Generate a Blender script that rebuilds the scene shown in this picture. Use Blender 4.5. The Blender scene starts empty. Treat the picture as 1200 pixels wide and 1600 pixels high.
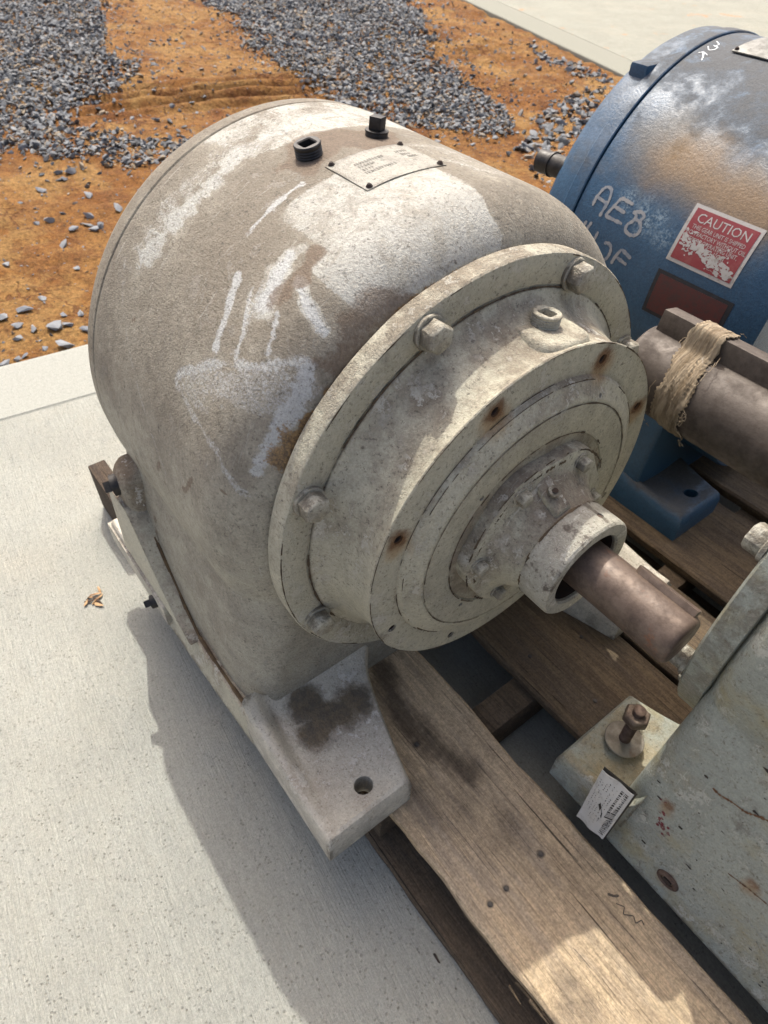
import bpy, bmesh, math, random
import numpy as np
from mathutils import Matrix, Vector

random.seed(7)
rng = np.random.default_rng(11)
U = 0.23                     # metres per modelling unit
sc = bpy.context.scene
COL = sc.collection

# ------------------------------------------------------------------ camera
CR = [[0.6058488210574927, 0.7949536011644017, 0.03155911942680205],
      [0.5893634203677088, -0.4218117821666563, -0.6890033230383323],
      [-0.5344136644545322, 0.4360316415366415, -0.7240707443497081]]
Mc = np.array(CR)
tc = np.array([0.72603061, 0.00954232, 3.61466721])
cpos = -Mc.T @ tc
cam = bpy.data.cameras.new('camera')
camo = bpy.data.objects.new('camera', cam)
COL.objects.link(camo)
Rb = (np.diag([1, -1, -1]) @ Mc).T
mw = Matrix.Identity(4)
for i in range(3):
    for j in range(3):
        mw[i][j] = Rb[i, j]
    mw[i][3] = cpos[i] * U
camo.matrix_world = mw
cam.sensor_width = 36
cam.lens = 1046.76 / 1600 * 36
cam.clip_start = 0.02
cam.clip_end = 500
cam.dof.use_dof = True
cam.dof.focus_distance = 3.2 * U
cam.dof.aperture_fstop = 10
sc.camera = camo

# ------------------------------------------------------------------ light
SUN = Vector((-0.58, 0.28, 1.0)).normalized()      # towards the sun
elev = math.asin(SUN.z)
world = bpy.data.worlds.new('World')
sc.world = world
world.use_nodes = True
wn = world.node_tree
for n in list(wn.nodes):
    wn.nodes.remove(n)
sky = wn.nodes.new('ShaderNodeTexSky')
sky.sky_type = 'NISHITA'
sky.sun_disc = False
sky.sun_elevation = elev
sky.sun_rotation = math.atan2(SUN.x, SUN.y)
sky.air_density = 1.0
sky.dust_density = 7.0
sky.air_density = 0.8
sky.ozone_density = 0.0
bg = wn.nodes.new('ShaderNodeBackground')
bg.inputs['Strength'].default_value = 0.15
wo = wn.nodes.new('ShaderNodeOutputWorld')
wn.links.new(sky.outputs[0], bg.inputs[0])
wn.links.new(bg.outputs[0], wo.inputs[0])
sun = bpy.data.lights.new('sun', 'SUN')
sun.energy = 2.25
sun.angle = math.radians(0.6)
sun.color = (1.0, 0.98, 0.91)
suno = bpy.data.objects.new('sun', sun)
COL.objects.link(suno)
suno.rotation_euler = (-SUN).to_track_quat('-Z', 'Y').to_euler()
suno.location = SUN * 5

vs = sc.view_settings
vs.view_transform = 'Standard'
vs.look = 'None'
vs.gamma = 1
vs.use_curve_mapping = False
vs.exposure = 0.95

# ------------------------------------------------------------------ helpers
def root(name, label, cat, base, group=None):
    o = bpy.data.objects.new(name, None)
    COL.objects.link(o)
    o.empty_display_size = 0.05
    o.location = Vector(base) * U
    o['label'] = label
    o['category'] = cat
    if group:
        o['group'] = group
    o['_b'] = list(base)
    return o

def base_of(r):
    return np.array(list(r['_b'])) if r is not None else np.zeros(3)

def mesh_data(name, V, F, mat=None, angle=35, recalc=False):
    me = bpy.data.meshes.new(name)
    V = np.asarray(V, dtype=float)
    me.from_pydata([tuple(v) for v in V], [], [tuple(int(i) for i in f) for f in F])
    me.update()
    if recalc:
        bm = bmesh.new()
        bm.from_mesh(me)
        bmesh.ops.recalc_face_normals(bm, faces=bm.faces)
        bm.to_mesh(me)
        bm.free()
    if angle:
        me.shade_smooth()
        if angle < 180:
            me.set_sharp_from_angle(angle=math.radians(angle))
    if mat:
        me.materials.append(mat)
    return me

def part(name, V, F, mat, parent=None, angle=35, recalc=True, label=None):
    """mesh given in scene units; stored relative to the parent's base"""
    b = base_of(parent)
    V = (np.asarray(V, dtype=float) - b) * U
    me = mesh_data(name, V, F, mat, angle, recalc)
    o = bpy.data.objects.new(name, me)
    COL.objects.link(o)
    if parent is not None:
        o.parent = parent
    if label:
        o['label'] = label
    return o

def sub(name, V, F, mat, parent, base, angle=35, recalc=True):
    """child of a part whose root base is `base`"""
    V = (np.asarray(V, dtype=float) - np.array(base)) * U
    o = bpy.data.objects.new(name, mesh_data(name, V, F, mat, angle, recalc))
    COL.objects.link(o)
    o.parent = parent
    return o

def place(me, name, parent, loc, rot=None, offs=None):
    o = bpy.data.objects.new(name, me)
    COL.objects.link(o)
    o.parent = parent
    b = offs if offs is not None else base_of(parent)
    m = Matrix.Translation(Vector((np.array(loc) - b) * U))
    if rot is not None:
        m = m @ rot.to_4x4()
    o.matrix_local = m
    return o

def lathe(profile, y0=0., z0=0., seg=96, sx=1, x0=0., a0=0):
    """profile of (x, r) turned about the line y=y0, z=z0"""
    V = []; F = []; rings = []
    for x, r in profile:
        if r <= 1e-6:
            rings.append([len(V)]); V.append((x0 + sx * x, y0, z0))
        else:
            ids = []
            for k in range(seg):
                a = 2 * math.pi * k / seg + a0
                ids.append(len(V)); V.append((x0 + sx * x, y0 + r * math.cos(a), z0 + r * math.sin(a)))
            rings.append(ids)
    for a, b in zip(rings[:-1], rings[1:]):
        n = max(len(a), len(b))
        for k in range(n):
            k2 = (k + 1) % n
            if len(a) == 1:
                F.append((a[0], b[k], b[k2]))
            elif len(b) == 1:
                F.append((a[k], a[k2], b[0]))
            else:
                F.append((a[k], a[k2], b[k2], b[k]))
    return V, F

def box(x0, x1, y0, y1, z0, z1):
    V = [(x, y, z) for x in (x0, x1) for y in (y0, y1) for z in (z0, z1)]
    F = [(0, 1, 3, 2), (4, 6, 7, 5), (0, 4, 5, 1), (2, 3, 7, 6), (0, 2, 6, 4), (1, 5, 7, 3)]
    return V, F

def bevel_me(me, w, seg=2):
    bm = bmesh.new(); bm.from_mesh(me)
    es = [e for e in bm.edges if len(e.link_faces) == 2 and e.calc_face_angle(0) > math.radians(40)]
    bmesh.ops.bevel(bm, geom=es, offset=w * U, segments=seg, profile=0.6, affect='EDGES', clamp_overlap=True)
    bm.to_mesh(me); bm.free()
    me.shade_smooth(); me.set_sharp_from_angle(angle=math.radians(50))

def join(parts):
    V = []; F = []
    for v, f in parts:
        n = len(V); V += list(map(tuple, v)); F += [tuple(i + n for i in q) for q in f]
    return V, F

def cut(obj, cutters):
    """real holes: subtract the cutter meshes (V, F in obj's local metres)"""
    cos = []
    for V, F in cutters:
        me = mesh_data('cutter', V, F, None, 0, True)
        c = bpy.data.objects.new('cutter', me); COL.objects.link(c)
        c.matrix_world = obj.matrix_world
        c.parent = obj.parent
        md = obj.modifiers.new('b', 'BOOLEAN'); md.object = c; md.operation = 'DIFFERENCE'; md.solver = 'EXACT'
        cos.append(c)
    dg = bpy.context.evaluated_depsgraph_get(); dg.update()
    ne = bpy.data.meshes.new_from_object(obj.evaluated_get(dg))
    if len(ne.polygons) > 10:
        old = obj.data; obj.modifiers.clear(); obj.data = ne
        ne.name = old.name
        ne.shade_smooth(); ne.set_sharp_from_angle(angle=math.radians(35))
    else:
        obj.modifiers.clear()
    for c in cos:
        bpy.data.objects.remove(c)

def rod(p0, p1, r, seg=20, cap=True, r1=None):
    p0 = np.array(p0, float); p1 = np.array(p1, float)
    d = p1 - p0; d /= np.linalg.norm(d)
    a = np.cross(d, [0, 0, 1.]) if abs(d[2]) < .9 else np.cross(d, [1., 0, 0])
    a /= np.linalg.norm(a); b = np.cross(d, a)
    r1 = r if r1 is None else r1
    V = []; F = []
    for p, rr in ((p0, r), (p1, r1)):
        for k in range(seg):
            t = 2 * math.pi * k / seg
            V.append(tuple(p + rr * (math.cos(t) * a + math.sin(t) * b)))
    for k in range(seg):
        k2 = (k + 1) % seg
        F.append((k, k2, seg + k2, seg + k))
    if cap:
        F.append(tuple(range(seg))); F.append(tuple(range(seg, 2 * seg)))
    return V, F

def rods_local(lst, parent, r_dir=(1, 0, 0)):
    out = []
    b = base_of(parent)
    for p, r, d in lst:
        p = (np.array(p) - b) * U; dd = np.array(r_dir, float) * d * U
        out.append(rod(p - dd, p + dd, r * U, 24))
    return out

# value noise (numpy) for geometry
_perm = rng.random((256, 256))
def vnoise(x, y):
    xi = np.floor(x).astype(int); yi = np.floor(y).astype(int)
    fx = x - xi; fy = y - yi
    fx = fx * fx * (3 - 2 * fx); fy = fy * fy * (3 - 2 * fy)
    g = lambda a, b: _perm[a % 256, b % 256]
    return (g(xi, yi) * (1 - fx) * (1 - fy) + g(xi + 1, yi) * fx * (1 - fy)
            + g(xi, yi + 1) * (1 - fx) * fy + g(xi + 1, yi + 1) * fx * fy) - .5
def fbm(x, y, oct=4):
    s = 0; a = 1
    for k in range(oct):
        s = s + a * vnoise(x * 2 ** k + 17.3 * k, y * 2 ** k + 5.1 * k); a *= .5
    return s

# ------------------------------------------------------------------ materials
class NT:
    def __init__(s, name):
        s.m = bpy.data.materials.new(name); s.m.use_nodes = True
        s.t = s.m.node_tree; s.n = s.t.nodes; s.l = s.t.links
        for x in list(s.n): s.n.remove(x)
        s.out = s.n.new('ShaderNodeOutputMaterial')
        s.b = s.n.new('ShaderNodeBsdfPrincipled')
        s.l.new(s.b.outputs[0], s.out.inputs[0])
        s.tc = s.n.new('ShaderNodeTexCoord')
        s.bumps = []
    def P(s, scale=(1, 1, 1), loc=(0, 0, 0), rot=(0, 0, 0)):
        mp = s.n.new('ShaderNodeMapping')
        mp.inputs['Scale'].default_value = [v / U for v in scale]
        mp.inputs['Location'].default_value = loc
        mp.inputs['Rotation'].default_value = rot
        s.l.new(s.tc.outputs['Object'], mp.inputs[0]); return mp.outputs[0]
    def noise(s, vec, scale, detail=6, rough=.6, dist=0.):
        n = s.n.new('ShaderNodeTexNoise')
        n.inputs['Scale'].default_value = scale; n.inputs['Detail'].default_value = detail
        n.inputs['Roughness'].default_value = rough; n.inputs['Distortion'].default_value = dist
        s.l.new(vec, n.inputs['Vector']); return n.outputs['Fac']
    def vor(s, vec, scale, feature='F1', out='Distance', rnd=1):
        n = s.n.new('ShaderNodeTexVoronoi'); n.feature = feature
        n.inputs['Scale'].default_value = scale
        n.inputs['Randomness'].default_value = rnd
        s.l.new(vec, n.inputs['Vector']); return n.outputs[out]
    def ramp(s, fac, a, b, lo=0., hi=1.):
        n = s.n.new('ShaderNodeMapRange'); n.clamp = True; n.interpolation_type = 'SMOOTHSTEP'
        n.inputs['From Min'].default_value = a; n.inputs['From Max'].default_value = b
        n.inputs['To Min'].default_value = lo; n.inputs['To Max'].default_value = hi
        s.l.new(fac, n.inputs['Value']); return n.outputs[0]
    def math(s, op, a, b=None, clamp=False):
        n = s.n.new('ShaderNodeMath'); n.operation = op; n.use_clamp = clamp
        for i, v in enumerate((a, b)):
            if v is None: continue
            if isinstance(v, (int, float)): n.inputs[i].default_value = v
            else: s.l.new(v, n.inputs[i])
        return n.outputs[0]
    def mix(s, fac, a, b):
        n = s.n.new('ShaderNodeMix'); n.data_type = 'RGBA'
        for i, v in ((0, fac), (6, a), (7, b)):
            if isinstance(v, (int, float)): n.inputs[i].default_value = v
            elif isinstance(v, tuple): n.inputs[i].default_value = (*v, 1)
            else: s.l.new(v, n.inputs[i])
        return n.outputs[2]
    def attr(s, name):
        n = s.n.new('ShaderNodeAttribute'); n.attribute_name = name; return n.outputs['Fac']
    def sep(s, vec):
        n = s.n.new('ShaderNodeSeparateXYZ'); s.l.new(vec, n.inputs[0]); return n.outputs
    def geo_up(s):
        g = s.n.new('ShaderNodeNewGeometry'); return s.sep(g.outputs['Normal'])[2]
    def spot(s, pts, r0, r1, wob=None):
        """1 near any of the local points (scene units), fading r0..r1"""
        acc = None
        for p in pts:
            d = s.n.new('ShaderNodeVectorMath'); d.operation = 'DISTANCE'
            s.l.new(s.tc.outputs['Object'], d.inputs[0]); d.inputs[1].default_value = [v * U for v in p]
            acc = d.outputs['Value'] if acc is None else s.math('MINIMUM', acc, d.outputs['Value'])
        if wob is not None:
            acc = s.math('ADD', acc, s.math('MULTIPLY', s.math('SUBTRACT', wob, .5), r1 * U * 1.2))
        return s.ramp(acc, r0 * U, r1 * U, 1, 0)
    def bump(s, h, strength, dist):
        n = s.n.new('ShaderNodeBump')
        n.inputs['Strength'].default_value = strength; n.inputs['Distance'].default_value = dist * U
        s.l.new(h, n.inputs['Height'])
        if s.bumps: s.l.new(s.bumps[-1], n.inputs['Normal'])
        s.bumps.append(n.outputs[0]); s.l.new(n.outputs[0], s.b.inputs['Normal'])
    def col(s, c):
        if isinstance(c, tuple): s.b.inputs['Base Color'].default_value = (*c, 1)
        else: s.l.new(c, s.b.inputs['Base Color'])
    def grain(s, c, amt, scale=75, seed=0):
        n = s.noise(s.P(loc=(seed, seed + 3, 1)), scale, 3, .85)
        n2 = s.noise(s.P(loc=(seed + 5, seed, 2)), scale * .35, 4, .8)
        v = s.math('ADD', s.ramp(n, .30, .70, 1 - amt, 1 + amt), s.ramp(n2, .35, .65, -amt * .45, amt * .45))
        m = s.n.new('ShaderNodeMix'); m.data_type = 'RGBA'; m.blend_type = 'MULTIPLY'; m.inputs[0].default_value = 1
        cb = s.n.new('ShaderNodeCombineColor')
        for i in range(3): s.l.new(v, cb.inputs[i])
        s.l.new(c, m.inputs[6]); s.l.new(cb.outputs[0], m.inputs[7]); return m.outputs[2]
    def rough(s, r):
        if isinstance(r, (int, float)): s.b.inputs['Roughness'].default_value = r
        else: s.l.new(r, s.b.inputs['Roughness'])
    def metal(s, r):
        if isinstance(r, (int, float)): s.b.inputs['Metallic'].default_value = r
        else: s.l.new(r, s.b.inputs['Metallic'])

def paint_mat(name, paint, worn, dust, rust=(.16, .07, .025), dusty=.5, use_attr=False, rust_pts=None,
              grime_pts=None, streak=False, up_dust=0.4, rust_r=(.03, .085), grime_r=(.1, .3), chips=.7, warm=None, mott=1., chip_lo=.60, gr=.12):
    """sand-cast iron under old paint: dust film, wiped patches, chips, rust spots"""
    k = NT(name)
    p = k.P()
    big = k.noise(p, 2.2, 8, .65)
    mid = k.noise(p, 9, 8, .7)
    fine = k.noise(p, 70, 5, .72)
    grit = k.noise(p, 130, 2, .6)
    c = k.mix(k.ramp(big, .35, .65), paint, tuple(v * .86 for v in paint))
    if warm: c = k.mix(k.ramp(k.noise(k.P(loc=(3, 1, 2)), 3.1, 5, .6), .48, .72, 0, .7), c, warm)
    # dust film
    up = k.geo_up()
    f = k.math('ADD', k.math('MULTIPLY', k.math('SUBTRACT', big, .5), 1.6 * mott), k.math('MULTIPLY', k.math('SUBTRACT', mid, .5), 1.2 * mott))
    f = k.math('ADD', f, k.math('MULTIPLY', up, up_dust))
    f = k.math('ADD', f, dusty)
    f = k.math('ADD', f, k.math('MULTIPLY', k.math('SUBTRACT', fine, .5), .35))
    ragged = k.math('ADD', k.math('MULTIPLY', k.math('SUBTRACT', fine, .5), 1.1), k.math('MULTIPLY', k.math('SUBTRACT', mid, .5), .9))
    if use_attr:
        cl = k.attr('clean')
        wn = k.ramp(k.math('ADD', cl, k.math('MULTIPLY', ragged, .55)), .42, .54)
        wn = k.math('MULTIPLY', wn, k.ramp(cl, .02, .12))
        f = k.math('SUBTRACT', f, k.math('MULTIPLY', cl, .25))
    f = k.ramp(f, .12, .80)
    c = k.mix(f, c, dust)
    # older film of grey grime in runs
    run = k.ramp(k.noise(k.P((1, 1, .35), loc=(2, 7, 5)), 5, 7, .75, .4), .52, .66, 0, .5)
    c = k.mix(k.math('MULTIPLY', run, k.ramp(f, .1, .9, .5, 1)), c, tuple(v * .72 for v in dust))
    if use_attr:
        smg = k.ramp(k.noise(k.P(loc=(1, 8, 3)), 6, 9, .78, .5), .44, .62, 1, .30)
        c = k.mix(k.math('MULTIPLY', wn, smg), c, worn)
        ck = k.attr('chalk')
        gn = k.math('SUBTRACT', k.noise(p, 75, 3, .8), .5)
        ckm = k.math('MULTIPLY', k.ramp(k.math('ADD', k.math('ADD', ck, k.math('MULTIPLY', ragged, .45)), k.math('MULTIPLY', gn, 1.3)), .34, .88), k.ramp(ck, .02, .3))
        c = k.mix(k.math('MULTIPLY', ckm, .88), c, (.43, .435, .42))
    w = k.math('MULTIPLY', k.ramp(k.math('ADD', mid, k.math('MULTIPLY', k.math('SUBTRACT', fine, .5), .3)), .555, .60), k.ramp(big, .42, .58))
    c = k.mix(k.math('MULTIPLY', w, .8 if not use_attr else .25), c, worn)
    # arrises worn or dirty, hollows holding dirt
    pt = k.n.new('ShaderNodeNewGeometry').outputs['Pointiness']
    e1 = k.math('MULTIPLY', k.ramp(pt, .53, .60), k.ramp(mid, .40, .56))
    c = k.mix(k.math('MULTIPLY', e1, .8), c, (.10, .08, .055))
    e2 = k.math('MULTIPLY', k.ramp(pt, .495, .44), k.ramp(mid, .35, .55, .3, 1))
    c = k.mix(k.math('MULTIPLY', e2, .7), c, (.16, .12, .08))
    # speckle of dirt caught in the casting pits
    sp = k.ramp(k.noise(k.P(loc=(5, 2, 7)), 42, 4, .8), .54, .68)
    c = k.mix(k.math('MULTIPLY', sp, .75), c, tuple(v * .42 for v in dust))
    # fine hair scratches
    sc1 = k.ramp(k.noise(k.P((14, 1.2, 1.2), rot=(.3, .5, .2)), 3.5, 3, .6, 1.2), .655, .68)
    c = k.mix(k.math('MULTIPLY', sc1, .4), c, worn)
    # grime patches
    g = k.ramp(k.noise(k.P(loc=(9, 4, 1)), 5.5, 9, .75), chip_lo, chip_lo + .09, 0, chips)
    c = k.mix(g, c, (.085, .065, .05))
    if use_attr:
        ga = k.ramp(k.math('ADD', k.attr('grime'), k.math('MULTIPLY', ragged, .5)), .30, .62)
        ga = k.math('MULTIPLY', ga, k.ramp(k.attr('grime'), .02, .15))
        c = k.mix(k.math('MULTIPLY', ga, .8), c, (.14, .10, .068))
        ra = k.math('MULTIPLY', k.ramp(k.math('ADD', k.attr('rust'), k.math('MULTIPLY', ragged, .9)), .38, .62), k.ramp(k.attr('rust'), .02, .2))
        c = k.mix(k.math('MULTIPLY', ra, .85), c, k.mix(k.ramp(fine, .4, .6), (.09, .05, .022), (.27, .16, .06)))
    if grime_pts:
        s2 = k.spot(grime_pts, grime_r[0], grime_r[1], k.noise(p, 7, 6, .7))
        c = k.mix(k.math('MULTIPLY', s2, .88), c, k.mix(k.ramp(mid, .4, .6), (.05, .035, .02), (.115, .08, .04)))
    if rust_pts:
        s1 = k.spot(rust_pts, rust_r[0], rust_r[1], k.noise(p, 16, 5, .7))
        s0 = k.spot([(q[0], q[1], q[2] - .045) for q in rust_pts], rust_r[0], rust_r[1] * 1.35, k.noise(k.P((1, 1, .4)), 10, 5, .7))
        c = k.mix(k.math('MULTIPLY', s0, .6), c, (.30, .165, .05))
        c = k.mix(k.math('MULTIPLY', s1, .9), c, rust)
    c = k.grain(c, gr)
    k.col(c)
    k.rough(k.ramp(f, 0, 1, .42, .8))
    k.b.inputs['Specular IOR Level'].default_value = .35
    k.bump(fine, .9, .010)
    k.bump(mid, .25, .025)
    k.bump(grit, .5, .005)
    return k.m

def wood_mat(name, c1, c2, dark, lit=1.0, stains=None, seed=0.):
    k = NT(name)
    p = k.P((.9, 11, 11), loc=(seed, seed * 2, 0))
    g1 = k.noise(p, 1.7, 9, .74, .8)
    g2 = k.noise(k.P((1.8, 48, 48), loc=(seed, 0, 0)), 1.6, 6, .8, .35)
    blot = k.noise(k.P((.7, 1.4, 1.4), loc=(seed * 3, 0, 0)), 1.6, 5, .6)
    sil = k.ramp(k.noise(k.P((.6, 2.2, 2.2), loc=(seed * 5, 3, 0)), 2.1, 7, .7), .46, .64, 0, .4)
    oi = k.n.new('ShaderNodeObjectInfo').outputs['Random']
    c = k.mix(k.ramp(g1, .38, .60), c1, c2)
    c = k.mix(k.ramp(blot, .45, .75, 0, .6), c, tuple(v * .62 for v in c2))
    c = k.mix(sil, c, tuple(.5 * v + .5 * sum(c2) / 3 * .8 for v in c2))
    cr = k.ramp(g2, .53, .66)
    c = k.mix(k.math('MULTIPLY', cr, .42), c, dark)
    crk = k.ramp(k.noise(k.P((.5, 26, 26), loc=(seed + 2, 1, 0)), 1.7, 4, .55, .3), .66, .69)
    c = k.mix(k.math('MULTIPLY', crk, .85), c, tuple(v * .35 for v in dark))
    sp = k.ramp(k.noise(k.P((3, 6, 6)), 9, 4, .7), .62, .72)
    c = k.mix(k.math('MULTIPLY', sp, .45), c, dark)
    c = k.mix(k.math('MULTIPLY', oi, .12), c, (.15, .12, .09))
    if stains:
        for pts, r0, r1, colr, am in stains:
            s2 = k.spot(pts, r0, r1, k.noise(k.P((1.5, 5, 5)), 2.5, 5, .6))
            c = k.mix(k.math('MULTIPLY', s2, am), c, colr)
    mc = k.ramp(k.noise(k.P((1.6, 150, 150), loc=(seed, 5, 0)), 1.1, 3, .7, .2), .56, .66)
    c = k.mix(k.math('MULTIPLY', mc, .5), c, tuple(v * .5 for v in dark))
    c = k.grain(c, .22, 60)
    k.col(c); k.rough(.82)
    k.b.inputs['Specular IOR Level'].default_value = .25
    k.bump(g2, .9, .018)
    k.bump(g1, .5, .02)
    k.bump(crk, -.8, .02) if False else k.bump(k.math('SUBTRACT', 1, crk), .7, .02)
    return k.m

# ------------------------------------------------------------------ ground
GZ = -2.14                       # top of the concrete slab
def concrete_mat(name, band=1.1, broom=True, stains=False, tint=(.345, .348, .308)):
    k = NT(name)
    x, y, z = k.sep(k.tc.outputs['Object'])
    inside = k.ramp(x, (band - .02) * U, (band + .02) * U)
    big = k.noise(k.P(), .8, 7, .6)
    mid = k.noise(k.P(loc=(4, 4, 4)), 4.5, 8, .7)
    br = k.noise(k.P((1.6, 52, 1)), 1.35, 5, .8, .3)
    br2 = k.noise(k.P((1.2, 110, 1), loc=(3, 0, 0)), 1.2, 3, .7, .25)
    c = k.mix(k.ramp(big, .3, .7), tint, tuple(v * .86 for v in tint))
    c = k.mix(k.ramp(mid, .35, .7, 0, .45), c, (.33, .325, .275))
    warm = k.ramp(k.noise(k.P(loc=(7, 1, 0)), .55, 4, .6), .5, .75, 0, .35)
    c = k.mix(warm, c, (.38, .34, .265))
    st = k.math('MULTIPLY', inside, k.ramp(br, .43, .65, .0, .26))
    c = k.mix(st, c, (.27, .265, .228))
    gr = k.math('MULTIPLY', inside, k.ramp(br2, .56, .70, 0, .22))
    c = k.mix(gr, c, (.21, .20, .17))
    # pop-outs and specks
    v1 = k.vor(k.P(), 12); m1 = k.noise(k.P(loc=(1, 2, 3)), 3, 4, .6)
    s1 = k.math('MULTIPLY', k.ramp(v1, .04, .10, 1, 0), k.ramp(m1, .45, .62))
    v2 = k.vor(k.P(loc=(3, 1, 2)), 30)
    s2 = k.math('MULTIPLY', k.ramp(v2, .12, .28, 1, 0), k.ramp(k.noise(k.P(loc=(8, 2, 3)), 6, 4, .6), .38, .58, 0, .9))
    c = k.mix(k.math('MULTIPLY', s1, .75), c, (.11, .10, .08))
    c = k.mix(k.math('MULTIPLY', s2, .5), c, (.16, .15, .12))
    gb = k.ramp(k.noise(k.P((.5, 1.2, 1), loc=(13, 3, 0)), 1.1, 8, .72, .5), .50, .70, 0, .2)
    c = k.mix(gb, c, tuple(v * .72 for v in tint))
    if stains:
        s3 = k.ramp(k.noise(k.P(loc=(11, 3, 1)), .75, 6, .75), .60, .66, 0, .75)
        c = k.mix(k.math('MULTIPLY', s3, inside), c, (.45, .20, .07))
    c = k.mix(k.math('SUBTRACT', 1, inside), c, tuple(v * .80 for v in tint))
    c = k.grain(c, .15, 70)
    k.col(c); k.rough(.9)
    k.b.inputs['Specular IOR Level'].default_value = .25
    h = k.math('ADD', k.math('MULTIPLY', br, inside), k.math('MULTIPLY', k.math('MULTIPLY', br2, inside), .7))
    k.bump(h, .8, .018)
    k.bump(k.noise(k.P(), 60, 3, .7), .4, .008)
    k.bump(k.math('SUBTRACT', 1, k.math('ADD', s1, s2, True)), .5, .02)
    return k.m

def slab(name, origin, ang, length, y0, y1, mat, edge_h=.5):
    # profile along local x : rounded arris, tooled joint groove at 1.1, then the field
    prof = [(0, -edge_h), (0, -.05), (.012, -.018), (.04, -.003), (.09, 0)]
    prof += [(1.075, 0), (1.088, -.012), (1.10, -.022), (1.112, -.012), (1.125, 0), (length, 0), (length, -edge_h)]
    ys = np.linspace(y0, y1, 120)
    V = []; F = []
    for j, y in enumerate(ys):
        w = fbm(np.array([y * 1.3]), np.array([ang * 10 + 3.3]), 4)[0] * .035
        for i, (x, z) in enumerate(prof):
            V.append(((x + (w if i < 4 else 0)) * U, y * U, z * U))
    n = len(prof)
    for j in range(len(ys) - 1):
        for i in range(n - 1):
            F.append((j * n + i, j * n + i + 1, (j + 1) * n + i + 1, (j + 1) * n + i))
    o = bpy.data.objects.new(name, mesh_data(name, V, F, mat, 30, True))
    COL.objects.link(o)
    o.location = Vector(origin) * U
    o.rotation_euler = (0, 0, math.radians(ang))
    o['kind'] = 'structure'
    return o

concA = concrete_mat('broomed concrete')
concB = concrete_mat('pale broomed concrete', stains=True, tint=(.275, .272, .222))
slab('pavement', (-6.57, -1.05, GZ), -6.2, 24, -30, 30, concA)
slab('road', (-15.4, 17.17, GZ - .02), 72.8, 40, -26, 60, concB)

# clay ground ------------------------------------------------------
def in_poly(x, y, poly):
    x = np.asarray(x); y = np.asarray(y); c = np.zeros(x.shape, bool)
    n = len(poly)
    for i in range(n):
        x0, y0 = poly[i]; x1, y1 = poly[(i + 1) % n]
        t = ((y0 > y) != (y1 > y)) & (x < (x1 - x0) * (y - y0) / (y1 - y0 + 1e-12) + x0)
        c ^= t
    return c
G1 = [(-40, 0), (-32, 6), (-28.1, 7.0), (-26.6, 7.8), (-23.7, 5.9), (-19.5, 5.0), (-18.4, 4.8), (-16.3, 3.6), (-16.0, 2.7), (-15.1, 2.0), (-13.4, 1.4), (-13.6, .9), (-14.6, .6), (-15, -6), (-40, -8)]
G2 = [(-34, 14), (-25.1, 10.6), (-21.9, 10.2), (-18.5, 8.7), (-16.9, 8.8), (-15.6, 8.6), (-13.9, 8.8), (-12.8, 8.1), (-10.9, 8.2), (-10.7, 9.0), (-10.0, 9.4), (-10.0, 10.0), (-11.3, 11.1), (-12.5, 11.7), (-14.5, 12.4), (-17.7, 14.3), (-21.9, 17.1), (-30, 22)]
G3 = [(-15.1, 2.0), (-14.3, 2.9), (-12.8, 3.8), (-11.5, 3.5), (-12.3, 2.4), (-13.4, 1.4)]
G4 = [(-10.9, 12.8), (-10.7, 14.8), (-8.1, 10.4), (-7.6, 9.1), (-8.8, 9.0), (-9.9, 10.7)]
G5 = [(-15.8, 16.4), (-11.7, 15.6), (-11.0, 14.7), (-13.8, 15.2)]

def clay_z(x, y):
    z = GZ - .13 + .10 * fbm(x * .35 + 3, y * .35, 4) + .075 * fbm(x * 1.9, y * 1.9 + 9, 4)
    # tyre ruts pressed into the damp clay
    u = (x + 15.6) * .26 - (y - 4) * .0 
    d = (x + 15.9 - .22 * (y - 4))
    msk = np.clip(1 - np.abs(y - 6.2) / 4.2, 0, 1) ** .5 * np.exp(-(d / 1.5) ** 2)
    z = z + msk * (.19 * np.sin(d * 9.5 + 1.2 * fbm(x * .6, y * .6, 3)) * (.6 + .8 * fbm(x * 1.1, y * .5 + 3, 3)) - .05)
    # churned, cracked slump nearer the road
    m2 = np.exp(-((x + 17) / 4.5) ** 2 - ((y - 14.0) / 2.2) ** 2)
    z = z + .05 * np.abs(fbm(x * 3.1 + 1, y * 3.1, 3)) + m2 * .32 * np.abs(fbm(x * .9 + 4, y * 1.3, 4)) 
    dx = (x + 6.57) * math.cos(math.radians(6.2)) - (y + 1.05) * math.sin(math.radians(6.2))
    z = np.where(dx > -.05, GZ - .55, z)
    nx = .2955 * (x + 15.4) + .9553 * (y - 17.17)
    z = np.where(nx > .05, GZ - .60, z)
    return z

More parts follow.
